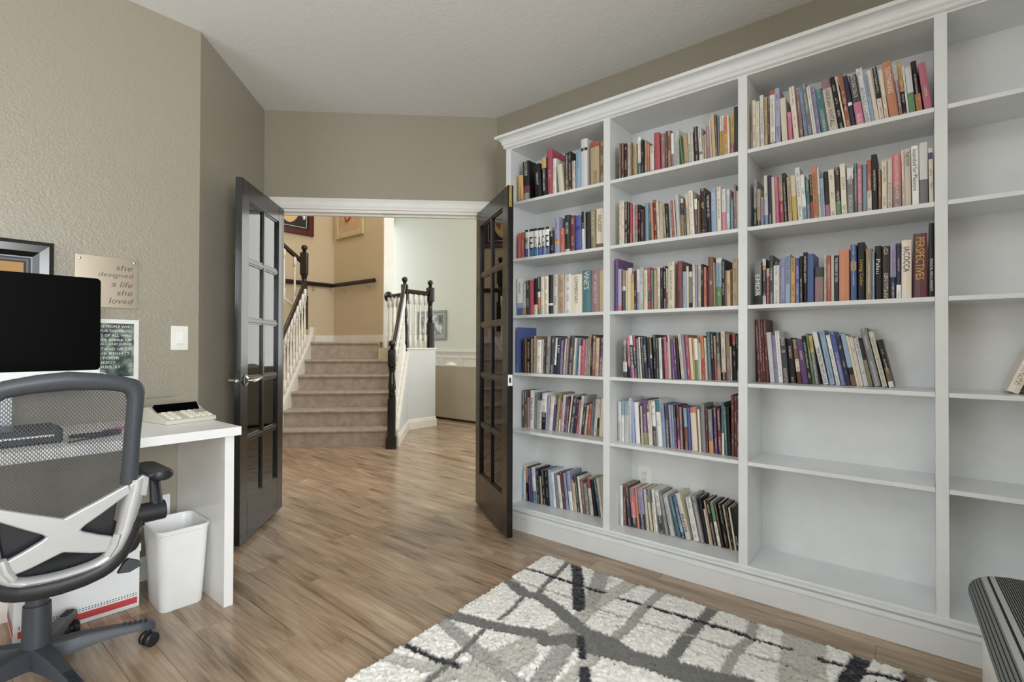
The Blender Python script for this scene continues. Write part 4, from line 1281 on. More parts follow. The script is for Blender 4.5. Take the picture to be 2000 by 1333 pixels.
# ------------------------------------------------------------------ office chair
ocx, ocy = .316, 2.295
oc = empty('office_chair', (ocx, ocy, 0), 'black mesh office chair with a silver back frame pulled up to the desk', 'chair')
CX = .320
def yb(x, z): return 1.95 - .13 * (z - .45) + .25 * (x - CX) ** 2
def bp3(x, z, off=0): return (x, yb(x, z) + off, z)
def mir(L): return [(2 * CX - x, z) for x, z in reversed(L)]
outer_r = [(.32, 1.046), (.381, 1.040), (.446, 1.027), (.481, 1.016), (.498, 1.000), (.504, .982), (.502, .914), (.499, .847), (.498, .779), (.497, .690)]
inner_r = [(.32, .993), (.408, .987), (.446, .979), (.457, .970), (.461, .955), (.460, .902), (.456, .769), (.453, .690)]
# upper frame as a swept band: outline ring between outer and inner
def resample(L, n):
    P = [Vector(p) for p in L]; d = [0]
    for a, b in zip(P, P[1:]): d.append(d[-1] + (b - a).length)
    out = []
    for i in range(n):
        t = d[-1] * i / (n - 1); j = 0
        while j < len(d) - 2 and d[j + 1] < t: j += 1
        q = (t - d[j]) / max(1e-9, d[j + 1] - d[j]); out.append(P[j].lerp(P[j + 1], q))
    return out
def ribbon(mb, A, B, t0, t1):               # solid rounded band between two outlines on the back surface
    n = len(A); k0 = len(mb.v)
    for a, b in zip(A, B):
        mx = a.lerp(b, .5)
        sec = [(a, 0), (a.lerp(b, .18), t0 * .8), (mx, t0), (a.lerp(b, .82), t0 * .75), (b, 0), (b, t1), (a, t1)]
        for p, o_ in sec: mb.v.append(bp3(p.x, p.y, o_))
    for i in range(n - 1):
        for j in range(7):
            q = (j + 1) % 7; mb.f.append((k0 + i * 7 + j, k0 + i * 7 + q, k0 + (i + 1) * 7 + q, k0 + (i + 1) * 7 + j)); mb.mi.append(0)
    mb.f.append(tuple(k0 + j for j in range(7))); mb.f.append(tuple(k0 + (n - 1) * 7 + j for j in range(6, -1, -1))); mb.mi += [0, 0]
A = resample(mir(outer_r)[:-1] + outer_r, 61); B = resample(mir(inner_r)[:-1] + inner_r, 61)
mb = MB(); ribbon(mb, A, B, -.014, .018); place(mb.build('back_frame', M_greyplastic, smooth=True, angle=60), oc)
# mesh: crossing zigzag strands
poly = [tuple(p) for p in resample(mir(inner_r)[:-1] + inner_r, 40)] + [(.465, .690), (.40, .655), (.32, .612), (.24, .655), (.178, .69)]
def inside(x, z):
    c = False; j = len(poly) - 1
    for i in range(len(poly)):
        (xi, zi), (xj, zj) = poly[i], poly[j]
        if (zi > z) != (zj > z) and x < (xj - xi) * (z - zi) / (zj - zi) + xi: c = not c
        j = i
    return c
mb = MB(); cw, chh = .0044, .0058; hw = .00105
for s_ in range(66):
    x0 = .172 + s_ * cw
    for zi in range(72):
        z = .610 + zi * chh; sgn = 1 if (zi + s_) % 2 else -1
        a = (x0 - sgn * cw * .36, z); b = (x0 + sgn * cw * .36, z + chh)
        if not (inside((a[0] + b[0]) / 2, z + chh / 2)): continue
        mb.quad([bp3(a[0] - hw, a[1], .006), bp3(a[0] + hw, a[1], .006), bp3(b[0] + hw, b[1], .006), bp3(b[0] - hw, b[1], .006)])
ms = place(mb.build('mesh_back', M_greyplastic), oc); ms['kind'] = 'stuff'
# dark lumbar cloth behind the lower spider
mb = MB(); k = []
for (x, z) in ((.205, .625), (.32, .575), (.435, .625), (.455, .66), (.44, .54), (.32, .50), (.2, .54), (.185, .66)): k.append((x, z))
order = [(.185, .665), (.2, .535), (.32, .52), (.44, .535), (.455, .665), (.40, .635), (.32, .60), (.24, .635)]
mb.prism([bp3(x, z, .022) for x, z in order], (0, .010, 0)); place(mb.build('lumbar_pad', M_blackplastic, bevel=.002), oc)
# silver spider (X) with its centre
def plate(mb, pts, t=.012, off=-.012):
    mb.prism([bp3(x, z, off) for x, z in pts], (0, t + .008, 0))
sym = lambda L: L + [(2 * CX - x, z) for x, z in reversed(L) if abs(x - CX) > 1e-4]
mb = MB()
spider = [(.32, .621), (.40, .657), (.470, .690), (.478, .662), (.455, .647), (.405, .612), (.368, .588), (.357, .577), (.366, .569), (.40, .550), (.437, .532), (.432, .500), (.427, .486), (.385, .497), (.345, .512), (.32, .521)]
plate(mb, sym(spider)); place(mb.build('back_spider', M_silver, bevel=.005, seg=3), oc)
ur = [(.500, .700), (.500, .66), (.492, .60), (.474, .535), (.452, .487), (.420, .461), (.37, .449), (.32, .446)]
up = resample(ur + [(2 * CX - x, z) for x, z in reversed(ur)][1:], 41)
uo = [(.519, .700), (.517, .665), (.509, .616), (.488, .532), (.464, .480), (.438, .459), (.413, .447), (.365, .440), (.32, .438)]
ui = [(.472, .700), (.466, .665), (.456, .616), (.444, .535), (.427, .487), (.408, .473), (.385, .466), (.35, .462), (.32, .461)]
U0 = resample(uo, 30); U1 = resample(ui, 30)
full = lambda L: L + [Vector((2 * CX - p.x, p.y)) for p in reversed(L)][1:]
mb = MB(); ribbon(mb, full(U0), full(U1), -.021, .012); place(mb.build('hoop', M_silver, smooth=True, angle=60), oc)
mb = MB(); up2 = [(p.x, p.y) for p in up if p.y < .60]
mb.tube([(x, yb(x, z) + .016, z - .026) for x, z in up2], .030, 12); place(mb.build('hoop_underside', M_blackplastic, smooth=True), oc)
for sx in (-1, 1):
    mb = MB(); x = CX + sx * .118
    mb.tube([bp3(CX + sx * .127, .540, -.016), bp3(CX + sx * .118, .505, -.018), bp3(CX + sx * .103, .478, -.016)], .011, 10); place(mb.build('clip', M_silver, smooth=True), oc)
    mb = MB(); plate(mb, [(CX + sx * .150, .686), (CX + sx * .187, .712), (CX + sx * .204, .700), (CX + sx * .199, .64), (CX + sx * .158, .655)], .012, -.018); place(mb.build('bracket', M_silver, bevel=.004), oc)
# seat
mb = MB(); rg = []
for z, gx, gy in ((.425, .17, .17), (.445, .215, .215), (.475, .225, .225), (.492, .21, .21), (.497, .15, .15)):
    mb.v += [(CX + p[0], 2.20 + p[1], z - (.02 if p[1] > .1 and z > .45 else 0) * 1) for p in rring(gx, gy, gx * .42, z, 5)]
n = 24
for i in range(4):
    for j in range(n): q = (j + 1) % n; mb.f.append((i * n + j, i * n + q, (i + 1) * n + q, (i + 1) * n + j)); mb.mi.append(0)
mb.f.append(tuple(range(n - 1, -1, -1))); mb.f.append(tuple(4 * n + j for j in range(n))); mb.mi += [0, 0]
place(mb.build('seat', mat('black_fabric', (30, 32, 36), .8), smooth=True, angle=70), oc)
mb = MB(); mb.box(CX - .07, CX + .07, 2.12, 2.40, .375, .43); mb.box(CX - .05, CX + .05, 2.0, 2.14, .385, .415); place(mb.build('tilt_mechanism', M_blackplastic, bevel=.01), oc)
mb = MB(); mb.tube([(CX + .02, 2.10, .398), (.47, 2.06, .392)], .006, 8)
mb.prism([(.475, 2.045, .372), (.508, 2.045, .366), (.540, 2.045, .378), (.535, 2.045, .396), (.505, 2.045, .412), (.492, 2.045, .402)], (0, .018, 0)); place(mb.build('tilt_lever', M_greyplastic, bevel=.004), oc)
for sx in (-1, 1):
    X_ = lambda d: CX + sx * d
    mb = MB(); mb.tube([(X_(.10), 2.20, .415), (X_(.19), 2.17, .43), (X_(.235), 2.15, .50)], [.028, .028, .026], 10)
    mb.tube([(X_(.195), 2.15, .524), (X_(.315), 2.15, .524)], .034, 18)
    mb.tube([(X_(.292), 2.15, .54), (X_(.30), 2.21, .64)], [.026, .02], 12, flat=(1, .8))
    place(mb.build('arm_post', M_blackplastic, smooth=True), oc)
    mb = MB(); mb.v = []
    for z, g in ((.632, .7), (.640, 1), (.656, 1), (.664, .8)):
        mb.v += [(X_(.305) + p[0], 2.25 + p[1], z) for p in rring(.042 * g, .12 * (.9 + .1 * g), .036 * g, z, 5)]
    for i in range(3):
        for j in range(n): q = (j + 1) % n; mb.f.append((i * n + j, i * n + q, (i + 1) * n + q, (i + 1) * n + j)); mb.mi.append(0)
    mb.f.append(tuple(range(n - 1, -1, -1))); mb.f.append(tuple(3 * n + j for j in range(n))); mb.mi += [0, 0]
    place(mb.build('arm_pad', M_blackplastic, smooth=True, angle=60), oc)
# column and star base
mb = MB(); mb.lathe([(.03, .36), (.03, .26), (.036, .258), (.0365, .25), (.039, .14), (.041, .075), (.03, .07)][::-1], (ocx, ocy, 0), 24); place(mb.build('gas_column', M_greyplastic, smooth=True), oc)
for kk in range(5):
    a = math.radians(-8 - 72 * kk + 0); d = Vector((math.cos(a), math.sin(a), 0)); t = Vector((-d.y, d.x, 0)); c0 = Vector((ocx, ocy, 0))
    mb = MB(); st_ = [(.02, .125, .060, .034), (.06, .122, .066, .030), (.12, .118, .072, .026), (.2, .108, .076, .0235), (.27, .096, .070, .022), (.315, .090, .062, .021), (.325, .082, .060, .016)]
    k0 = 0
    for r, zt, zb_, hw_ in st_:
        p = c0 + d * r
        for q, z in ((-hw_, zb_), (-hw_ * .82, zt - .006), (-hw_ * .6, zt), (hw_ * .6, zt), (hw_ * .82, zt - .006), (hw_, zb_)): mb.v.append((p.x + t.x * q, p.y + t.y * q, z))
    for i in range(len(st_) - 1):
        for j in range(6): q = (j + 1) % 6; mb.f.append((i * 6 + j, i * 6 + q, (i + 1) * 6 + q, (i + 1) * 6 + j)); mb.mi.append(0)
    mb.f.append((5, 4, 3, 2, 1, 0)); e = (len(st_) - 1) * 6; mb.f.append(tuple(e + j for j in range(6))); mb.mi += [0, 0]
    sp = place(mb.build('base_spoke', M_greyplastic, smooth=True), oc)
    mb = MB()
    for i in range(5):
        r = .235 + i * .016; p = c0 + d * r; zt = .1025 - (r - .235) * .14
        mb.box(-.003, .003, -.0125, .0125, zt - .004, zt + .0035, Matrix.Translation((p.x, p.y, 0)) @ Matrix.Rotation(a, 4, 'Z'))
    gr = mb.build('grip_rib', M_blackplastic, sp, bevel=.001); gr['kind'] = 'stuff'
    pc = c0 + d * .305
    mb = MB(); mb.lathe([(.011, .058), (.011, .035)][::-1], (pc.x, pc.y, 0), 10)
    ax = Matrix.Translation((pc.x, pc.y - .008, .026)) @ Matrix.Rotation(a + .5, 4, 'Z') @ Matrix.Rotation(math.pi / 2, 4, 'X')
    for zz in (-.024, .006):
        mb.lathe([(.004, zz), (.022, zz), (.0255, zz + .003), (.0255, zz + .015), (.022, zz + .018), (.004, zz + .018)], n=18, M=ax)
    mb.lathe([(.017, -.008), (.017, .008)], n=12, M=ax)
    mb.build('caster', M_blackplastic, sp, smooth=True)

# ------------------------------------------------------------------ shag rug
RUG = [('L',0.068,[(2.2,1.055),(2.023,1.082),(1.88,1.097),(1.77,1.087),(1.62,1.117),(1.488,1.157),(1.358,1.186),(1.246,1.221),(1.152,1.255),(1.094,1.266)]),('L',0.109,[(1.45,1.128),(1.33,1.135),(1.22,1.142)]),('L',0.131,[(2.214,0.355),(2.047,0.331),(1.882,0.31)]),('L',0.053,[(1.123,1.499),(1.147,1.409),(1.194,1.301)]),('L',0.049,[(1.581,0.914),(1.443,0.916),(1.359,0.914)]),('M',0.068,[(2.227,1.231),(2.034,1.152),(1.903,1.12)]),('M',0.058,[(1.407,1.506),(1.377,1.371),(1.352,1.266),(1.337,1.168)]),('M',0.07,[(1.706,1.043),(1.54,1.019),(1.334,0.973)]),('M',0.048,[(1.318,1.117),(1.309,1.034)]),('M',0.041,[(2.184,0.914),(2.007,0.918),(1.866,0.903),(1.716,0.909)]),('M',0.034,[(2.191,0.529),(2.055,0.51),(1.954,0.528),(1.824,0.525),(1.724,0.516)]),('B',0.058,[(2.212,0.029),(2.116,0.024)]),('D',0.057,[(1.849,1.526),(1.795,1.386),(1.81,1.3),(1.778,1.197),(1.738,1.103),(1.706,1.012),(1.711,0.915),(1.679,0.813),(1.704,0.721),(1.732,0.629),(1.753,0.539),(1.784,0.455)]),('D',0.081,[(1.633,1.019),(1.651,0.883),(1.683,0.755),(1.69,0.647),(1.713,0.526)]),('D',0.059,[(1.465,1.504),(1.498,1.361),(1.53,1.257),(1.58,1.144)]),('D',0.02,[(1.774,1.37),(1.65,1.34),(1.562,1.329)]),('D',0.022,[(1.463,1.329),(1.325,1.299),(1.211,1.28),(1.105,1.268)]),('D',0.025,[(2.21,1.41),(2.026,1.375),(1.91,1.361),(1.837,1.335)]),('D',0.045,[(2.205,0.689),(2.019,0.695),(1.881,0.698),(1.761,0.695),(1.703,0.714)]),('D',0.055,[(1.553,1.097),(1.616,1.06)]),('D',0.09,[(1.698,0.693),(1.721,0.59),(1.732,0.507)]),('M',0.013,[(1.858,1.516),(1.88,1.383),(1.889,1.271),(1.889,1.15),(1.886,1.054),(1.899,0.919),(1.918,0.796),(1.942,0.683),(1.947,0.598),(1.967,0.508)]),('M',0.014,[(1.943,0.62),(1.946,0.538),(1.953,0.479),(1.977,0.369),(1.967,0.276)]),('K',0.017,[(1.999,1.549),(2.01,1.444),(2.01,1.331),(2.021,1.241),(2.02,1.169),(2.035,1.108)]),('K',0.016,[(2.024,1.039),(2.034,0.948)]),('K',0.016,[(2.04,0.903),(2.053,0.802),(2.062,0.709),(2.068,0.635),(2.079,0.537)]),('K',0.037,[(2.196,1.366),(2.077,1.281),(1.95,1.198),(1.842,1.131)]),('K',0.019,[(1.208,1.513),(1.213,1.435),(1.222,1.352),(1.247,1.25)]),('K',0.021,[(1.663,1.012),(1.564,0.944)]),('K',0.027,[(1.508,0.902),(1.433,0.853)]),('K',0.017,[(2.063,0.665),(2.07,0.52)]),('K',0.016,[(2.068,0.495),(2.084,0.383)]),('K',0.018,[(2.087,0.286),(2.092,0.213),(2.081,0.181),(2.111,0.124),(2.127,0.05)]),('K',0.04,[(2.218,0.169),(2.104,0.183),(1.986,0.198)])]
rc0 = np.array((2.196, 1.549)); rdx = np.array((-.9986, -.0535)); rdy = np.array((.0012, -1.0))
NX, NY = 270, 430; RXL, RYL = 1.75, 2.75
u = np.linspace(0, 1, NX); v_ = np.linspace(0, 1, NY)
gu, gv = np.meshgrid(u, v_, indexing='ij')
px_ = rc0[0] + rdx[0] * gu * RXL + rdy[0] * gv * RYL; py_ = rc0[1] + rdx[1] * gu * RXL + rdy[1] * gv * RYL
rs = np.random.RandomState(4)
jx = rs.normal(0, .0026, gu.shape); jy = rs.normal(0, .0026, gu.shape)
RC = dict(L=(200, 198, 189), M=(172, 170, 165), D=(116, 116, 112), K=(34, 35, 44), B=(120, 104, 86))
colr = np.zeros((NX, NY, 3)); colr[:] = lin((246, 245, 239))
pile = np.full((NX, NY), .020)
qx = px_ + jx * 1.3; qy = py_ + jy * 1.3
def paint(code, wdt, P):
    d = np.full(gu.shape, 9.0)
    for (ax_, ay_), (bx_, by_) in zip(P, P[1:]):
        ex, ey = bx_ - ax_, by_ - ay_; t = np.clip(((qx - ax_) * ex + (qy - ay_) * ey) / max(ex * ex + ey * ey, 1e-9), 0, 1)
        d = np.minimum(d, np.hypot(qx - ax_ - t * ex, qy - ay_ - t * ey))
    mk = d < wdt * (.74 if code == 'K' else .55); colr[mk] = lin(RC[code]); pile[mk] = .015 if code != 'K' else .013
for code, wdt, P in RUG: paint(code, wdt, P)
# the part of the pattern no photo shows goes on in the same manner
rr_ = random.Random(11)
for i in range(9):
    y_ = -.25 - i * .2
    P = [(2.2, y_), (1.8, y_ - rr_.uniform(-.1, .1)), (1.3, y_ + rr_.uniform(-.12, .12)), (.4, y_ + rr_.uniform(-.2, .2))]; paint(rr_.choice('LMDDK'), rr_.uniform(.02, .07), P)
for i in range(5):
    x_ = .5 + i * .13; paint(rr_.choice('LMD'), rr_.uniform(.02, .06), [(x_, 1.2 - i * .12), (x_ + .1, .4), (x_ - .05, -.4), (x_, -1.2)])
pile += rs.normal(0, .0022, gu.shape)
edge = (gu < .5 / NX) | (gu > 1 - .5 / NX) | (gv < .5 / NY) | (gv > 1 - .5 / NY)
pile[edge] = .004
co = np.stack([px_ + jx, py_ + jy, pile], -1).reshape(-1, 3)
idx_ = np.arange(NX * NY).reshape(NX, NY)
fq = np.stack([idx_[:-1, :-1], idx_[:-1, 1:], idx_[1:, 1:], idx_[1:, :-1]], -1).reshape(-1, 4)
me = bpy.data.meshes.new('rug'); me.from_pydata(co.tolist(), [], fq.tolist())
at = me.color_attributes.new('tuft_colour', 'FLOAT_COLOR', 'POINT')
cc = np.concatenate([colr.reshape(-1, 3) * rs.uniform(.9, 1.06, (NX * NY, 1)), np.ones((NX * NY, 1))], 1).astype(np.float32)
at.data.foreach_set('color', cc.ravel())
mt, nt, b = newmat('shag_wool'); b.inputs['Roughness'].default_value = .95; b.inputs['Specular IOR Level'].default_value = .15
ca_ = N(nt, 'ShaderNodeVertexColor'); ca_.layer_name = 'tuft_colour'; nt.links.new(ca_.outputs[0], b.inputs['Base Color'])
b.inputs['Sheen Weight'].default_value = .25
me.materials.append(mt)
me.polygons.foreach_set('use_smooth', [True] * len(me.polygons))
o = bpy.data.objects.new('rug', me); COL.objects.link(o)
tag(o, 'cream shag rug with a grey and black crisscross pattern on the plank floor', 'rug')

# ------------------------------------------------------------------ white storage bench with a woven cushion (right corner)
bn = empty('storage_bench', (1.75, -.36, 0), 'white storage bench in the right corner in front of the bookcase', 'bench')
mb = MB(); mb.box(1.15, 2.10, -.62, -.137, .034, .385); place(mb.build('bench_box', M_desk, bevel=.002), bn)
mb = MB(); mb.box(1.16, 2.09, -.61, -.147, .029, .036); place(mb.build('plinth', M_desk), bn)
def woven():
    mt, nt, b = newmat('woven_black_and_grey_fabric'); b.inputs['Roughness'].default_value = .85
    tc = N(nt, 'ShaderNodeTexCoord'); sp = N(nt, 'ShaderNodeSeparateXYZ'); nt.links.new(tc.outputs['Object'], sp.inputs[0])
    g = N(nt, 'ShaderNodeNewGeometry')
    X_, Y_, Z_ = sp.outputs
    br = N(nt, 'ShaderNodeTexBrick'); br.inputs['Scale'].default_value = 1; br.offset = .5; br.inputs['Brick Width'].default_value = .012; br.inputs['Row Height'].default_value = .0047; br.inputs['Mortar Size'].default_value = .0017; br.inputs['Mortar Smooth'].default_value = .1
    br.inputs['Color1'].default_value = (*lin((186, 188, 188)), 1); br.inputs['Color2'].default_value = (*lin((164, 166, 166)), 1); br.inputs['Mortar'].default_value = (*lin((18, 18, 20)), 1)
    nt.links.new(tc.outputs['Object'], br.inputs['Vector'])
    # distance over the edge: grows inward over the top, negative down the side
    t_ = math_(nt, 'SUBTRACT', math_(nt, 'MULTIPLY', Y_, -1), math_(nt, 'MULTIPLY', math_(nt, 'SUBTRACT', .088, Z_), .55))
    st = math_(nt, 'LESS_THAN', math_(nt, 'FRACT', math_(nt, 'MULTIPLY', math_(nt, 'ADD', t_, 1), 98)), .3)
    side = mixc(nt, st, lin((120, 124, 124)), lin((14, 14, 16)))
    rib = math_(nt, 'LESS_THAN', math_(nt, 'FRACT', math_(nt, 'MULTIPLY', X_, 260)), .35)
    bord = mixc(nt, rib, lin((200, 202, 201)), lin((120, 122, 123)))
    lad = math_(nt, 'LESS_THAN', math_(nt, 'ABSOLUTE', math_(nt, 'SUBTRACT', t_, .036)), .0032)
    bord = mixc(nt, lad, bord, lin((18, 18, 20)))
    top = mixc(nt, math_(nt, 'LESS_THAN', t_, .052), br.outputs[0], bord)
    nt.links.new(mixc(nt, math_(nt, 'LESS_THAN', t_, .018), top, side), b.inputs['Base Color']); return mt
cu = MB()
mb = MB(); hx, hy = .46, .27
levels = [(.0, .97), (.008, .99), (.02, 1), (.035, .995), (.05, .97), (.063, .93), (.074, .875), (.082, .81), (.086, .74), (.088, .5)]
for z, g_ in levels: mb.v += [(-hx + p[0] * 1, -hy + p[1], z) for p in rring(hx - (1 - g_) * .25, hy - (1 - g_) * .25, .05, z, 6)]
n = 28
for i in range(len(levels) - 1):
    for j in range(n): q = (j + 1) % n; mb.f.append((i * n + j, i * n + q, (i + 1) * n + q, (i + 1) * n + j)); mb.mi.append(0)
mb.f.append(tuple(range(n - 1, -1, -1))); mb.f.append(tuple((len(levels) - 1) * n + j for j in range(n))); mb.mi += [0, 0]
o = mb.build('seat_cushion', woven(), smooth=True, angle=60); o.location = (2.055, -.098, .3855); o.rotation_euler.z = math.radians(2.7)
tag(o, 'black and grey woven cushion with striped sides lying on the white bench', 'cushion')

# ------------------------------------------------------------------ hall, stair and landing beyond the doors
r2 = math.sqrt(.5)
def AB(a, b, z=0): return Vector(((a + b) * r2, (a - b) * r2, z))
H2 = 5.2
slab('wall_hall_left', (AB(3.95, -1.5).x - .3, AB(3.95, -1.5).y - .0), (.2, 7.2), 0, H2, (-1, -.2), .1, M_beige)
slab('wall_landing', (.1, 7.085), (4.33, 7.085), 0, H2, (0, 1), .12, M_beige)
mb = MB(); mb.box(4.33, 4.49, 5.84, 7.205, 0, H2); struct(mb.build('wall_stair', M_beige))
mb = MB(); mb.box(4.3285, 4.4915, 5.822, 5.8405, 0, H2); struct(mb.build('trim_2', M_trim))
slab('wall_great_room', (7.0, 2.3), (7.0, 9.7), 0, H2, (1, 0), .12, M_pale)
slab('wall_living', (2.83, 2.343), (7.1, 2.343), 0, H2, (0, -1), .1, M_pale)
slab('wall_far', (.0, 9.62), (7.1, 9.62), 0, H2, (0, 1), .1, M_pale)
slab('wall_over_study', (-2.7, 2.95), (1.0, 3.1), CZ, H2, (0, -1), .1, M_beige)
mb = MB(); dwbox(mb, -1.2, 1.75, .0, T, CZ + .08, H2); struct(mb.build('wall_over_doors', M_beige))
mb = MB(); mb.box(-.2, 7.12, 2.2, 9.75, H2, H2 + .1); struct(mb.build('ceiling_hall', M_ceil))
# wainscot on the far wall
wn_ = struct(bpy.data.objects.new('trim_3', None)); COL.objects.link(wn_); wn_.location = (7, 7, 0)
def wpart(mb, nm, mt=M_trim, **k): return place(mb.build(nm, mt, **k), wn_)
mb = MB(); mb.box(6.985, 7.0, 2.4, 9.6, 0, 1.0); wpart(mb, 'wainscot_board')
mb = MB(); mb.box(6.955, 7.0, 2.4, 9.6, .985, 1.02); mb.box(6.97, 7.0, 2.4, 9.6, .955, .985); wpart(mb, 'chair_rail', bevel=.004)
yy = 5.6
for i in range(5):
    y0, y1 = 6.0 + i * .52, 6.0 + i * .52 + .42; mb = MB()
    for a, b, c, d in ((y0 + .02, y1 - .02, .87, .89), (y0 + .02, y1 - .02, .2, .22), (y0, y0 + .02, .2, .89), (y1 - .02, y1, .2, .89)): mb.box(6.97, 6.986, a, b, c, d)
    wpart(mb, 'panel_moulding')
# framed print there
gp = empty('framed_print', (6.99, 7.65, 1.23), 'grey framed black and white print on the far pale wall behind the stair posts', 'picture')
mb = MB()
for a, b, c, d in ((7.37, 7.41, 1.23, 1.825), (8.2, 8.24, 1.23, 1.825), (7.41, 8.2, 1.23, 1.27), (7.41, 8.2, 1.785, 1.825)): mb.box(6.972, 6.999, a, b, c, d)
place(mb.build('frame', mat('grey_green_frame', (150, 154, 142), .5), bevel=.003), gp)
mb = MB(); mb.box(6.985, 6.999, 7.41, 8.2, 1.27, 1.785); place(mb.build('mount', mat('silver_grey_mount', (176, 180, 180), .6)), gp)
mb = MB(); mb.box(6.981, 6.986, 7.47, 8.14, 1.34, 1.73)
def mono():
    mt, nt, b = newmat('monochrome_landscape'); g = N(nt, 'ShaderNodeNewGeometry'); n1 = N(nt, 'ShaderNodeTexNoise'); n1.inputs['Scale'].default_value = 5; n1.inputs['Detail'].default_value = 6
    nt.links.new(g.outputs['Position'], n1.inputs['Vector']); nt.links.new(ramp(nt, n1.outputs[0], [(.36, lin((84, 90, 94))), (.5, lin((150, 156, 158))), (.62, lin((226, 228, 228)))]), b.inputs['Base Color']); return mt
place(mb.build('print', mono()), gp)
# sofa seen from behind
sf = empty('sofa', (5.6, 5.4, 0), 'stone coloured leather sofa seen from behind beyond the hall', 'sofa')
mb = MB(); mb.box(5.26, 5.42, 4.15, 6.55, .03, .822); place(mb.build('sofa_back', M_sofa, bevel=.02, seg=3), sf)
mb = MB(); mb.box(5.42, 6.1, 4.15, 6.55, .05, .42); place(mb.build('sofa_seat', M_sofa, bevel=.03, seg=3), sf)
for y in (4.15, 6.35):
    mb = MB(); mb.box(5.42, 6.1, y, y + .2, .05, .62); place(mb.build('sofa_arm', M_sofa, bevel=.03, seg=3), sf)
mb = MB()
for x in (5.32, 6.0):
    for y in (4.22, 6.48): mb.box(x - .03, x + .03, y - .03, y + .03, 0, .05)
ft = place(mb.build('sofa_feet', M_newel), sf)
for i, (y, c, lab) in enumerate(((5.78, (240, 240, 236), 'plump white pillow propped against the sofa back next to the grey wall'), (4.98, (196, 194, 186), 'grey pillow propped against the sofa back beside the right door'))):
    mb = MB(); mb.lathe([(.01, -.075), (.09, -.065), (.17, -.035), (.2, 0), (.17, .035), (.09, .065), (.01, .075)], n=20, M=Matrix.Translation((5.55, y, .66)) @ Matrix.Rotation(.2, 4, 'Y') @ Matrix.Rotation(math.pi / 2, 4, 'Y'))
    o = mb.build('throw_pillow', mat('pillow_fabric_%d' % i, c, .9), smooth=True); tag(o, lab, 'pillow')

# stair: carpeted steps
RS, RUN, A0 = .186, .262, 5.745
BL_, BR_ = -2.0, -.765
stair = empty('staircase', AB(A0, -1.4), 'taupe carpeted staircase rising from the wood floor to a landing', 'stairs')
for k_ in range(5):
    a0 = A0 + RUN * k_; zt = RS * (k_ + 1); mb = MB()
    pr = [(a0 + .012, max(0, zt - RS - (.02 if k_ else 0))), (a0 + .012, zt - .045), (a0 - .012, zt - .03), (a0 - .018, zt - .014), (a0 - .008, zt - .002), (a0 + .02, zt), (a0 + RUN + .05, zt), (a0 + RUN + .05, max(0, zt - RS - (.02 if k_ else 0)))]
    mb.prism([AB(a, BL_, z) for a, z in pr], AB(0, BR_ - BL_ + .0) - AB(0, 0)); place(mb.build('step', M_carpet), stair)
aL = A0 + 5 * RUN; ZL = 1.165
mb = MB()
pr = [(aL + .012, 0), (aL + .012, ZL - .045), (aL - .012, ZL - .03), (aL - .018, ZL - .014), (aL - .006, ZL), (aL + .3, ZL), (aL + .3, 0)]
mb.prism([AB(a, BL_ - .02, z) for a, z in pr], AB(0, .915) - AB(0, 0))
p1 = AB(aL + .25, BL_ - .02); p2 = AB(aL + .25, BL_ + .895)
mb.prism([(p1.x, p1.y, .9), (p2.x, p2.y, .9), (4.325, p2.y, .9), (4.325, 7.08, .9), (p1.x - .6, 7.08, .9)], (0, 0, ZL - .9)); place(mb.build('landing', M_carpet), stair)
mb = MB(); p3 = AB(aL - .02, BR_ - .01); mb.prism([AB(aL, BL_ + .89, 0), AB(aL, BR_, 0), (4.335, 5.33, 0), (4.335, 5.82, 0), AB(aL + .3, BL_ + .89, 0)], (0, 0, 1.085)); place(mb.build('landing_curb', M_beige), stair)
# white skirt / stringer on the left with sloped cap
slope = RS / RUN
def zs_(a, off): return off + (a - A0) * slope
mb = MB(); pr = [(A0 - .05, 0), (A0 - .05, .22), (aL + .06, zs_(aL + .06, .26)), (aL + .12, ZL + .2), (aL + .2, ZL + .2), (aL + .2, 0)]
mb.prism([AB(a, BL_ - .05, z) for a, z in pr], AB(0, .05) - AB(0, 0)); place(mb.build('stringer', M_trim), stair)
mb = MB(); pr = [(A0 - .055, .22), (A0 - .055, .245), (aL + .06, zs_(aL + .06, .285)), (aL + .06, zs_(aL + .06, .26))]
mb.prism([AB(a, BL_ - .065, z) for a, z in pr], AB(0, .08) - AB(0, 0)); place(mb.build('stringer_cap', M_trim), stair)
# right hand stringer wall in light grey, white sloped cap, knee wall
mb = MB(); KX = Vector((4.337, 5.297))
pr = [(A0 - .06, 0), (A0 - .06, .16), (6.80, 1.00), (6.80, 0)]
mb.prism([AB(a, BR_, z) for a, z in pr], AB(0, .085) - AB(0, 0)); place(mb.build('stringer_wall', M_grey), stair)
mb = MB(); pr = [(A0 - .06, .16), (A0 - .06, .19), (6.80, 1.04), (6.80, 1.00)]
mb.prism([AB(a, BR_ - .01, z) for a, z in pr], AB(0, .105) - AB(0, 0)); place(mb.build('stringer_cap', M_trim), stair)
mb = MB(); mb.prism([(KX.x - .02, KX.y, 0), (4.80, 5.28, 0), (4.80, 5.40, 0), (4.337, 5.42, 0)], (0, 0, 1.066)); struct(mb.build('wall_knee', M_grey))
mb = MB(); mb.prism([(KX.x - .03, KX.y - .012, 1.066), (4.81, 5.268, 1.066), (4.81, 5.41, 1.066), (4.33, 5.43, 1.066)], (0, 0, .02)); struct(mb.build('trim_4', M_trim))
q0 = AB(A0 - .06, BR_ + .085)
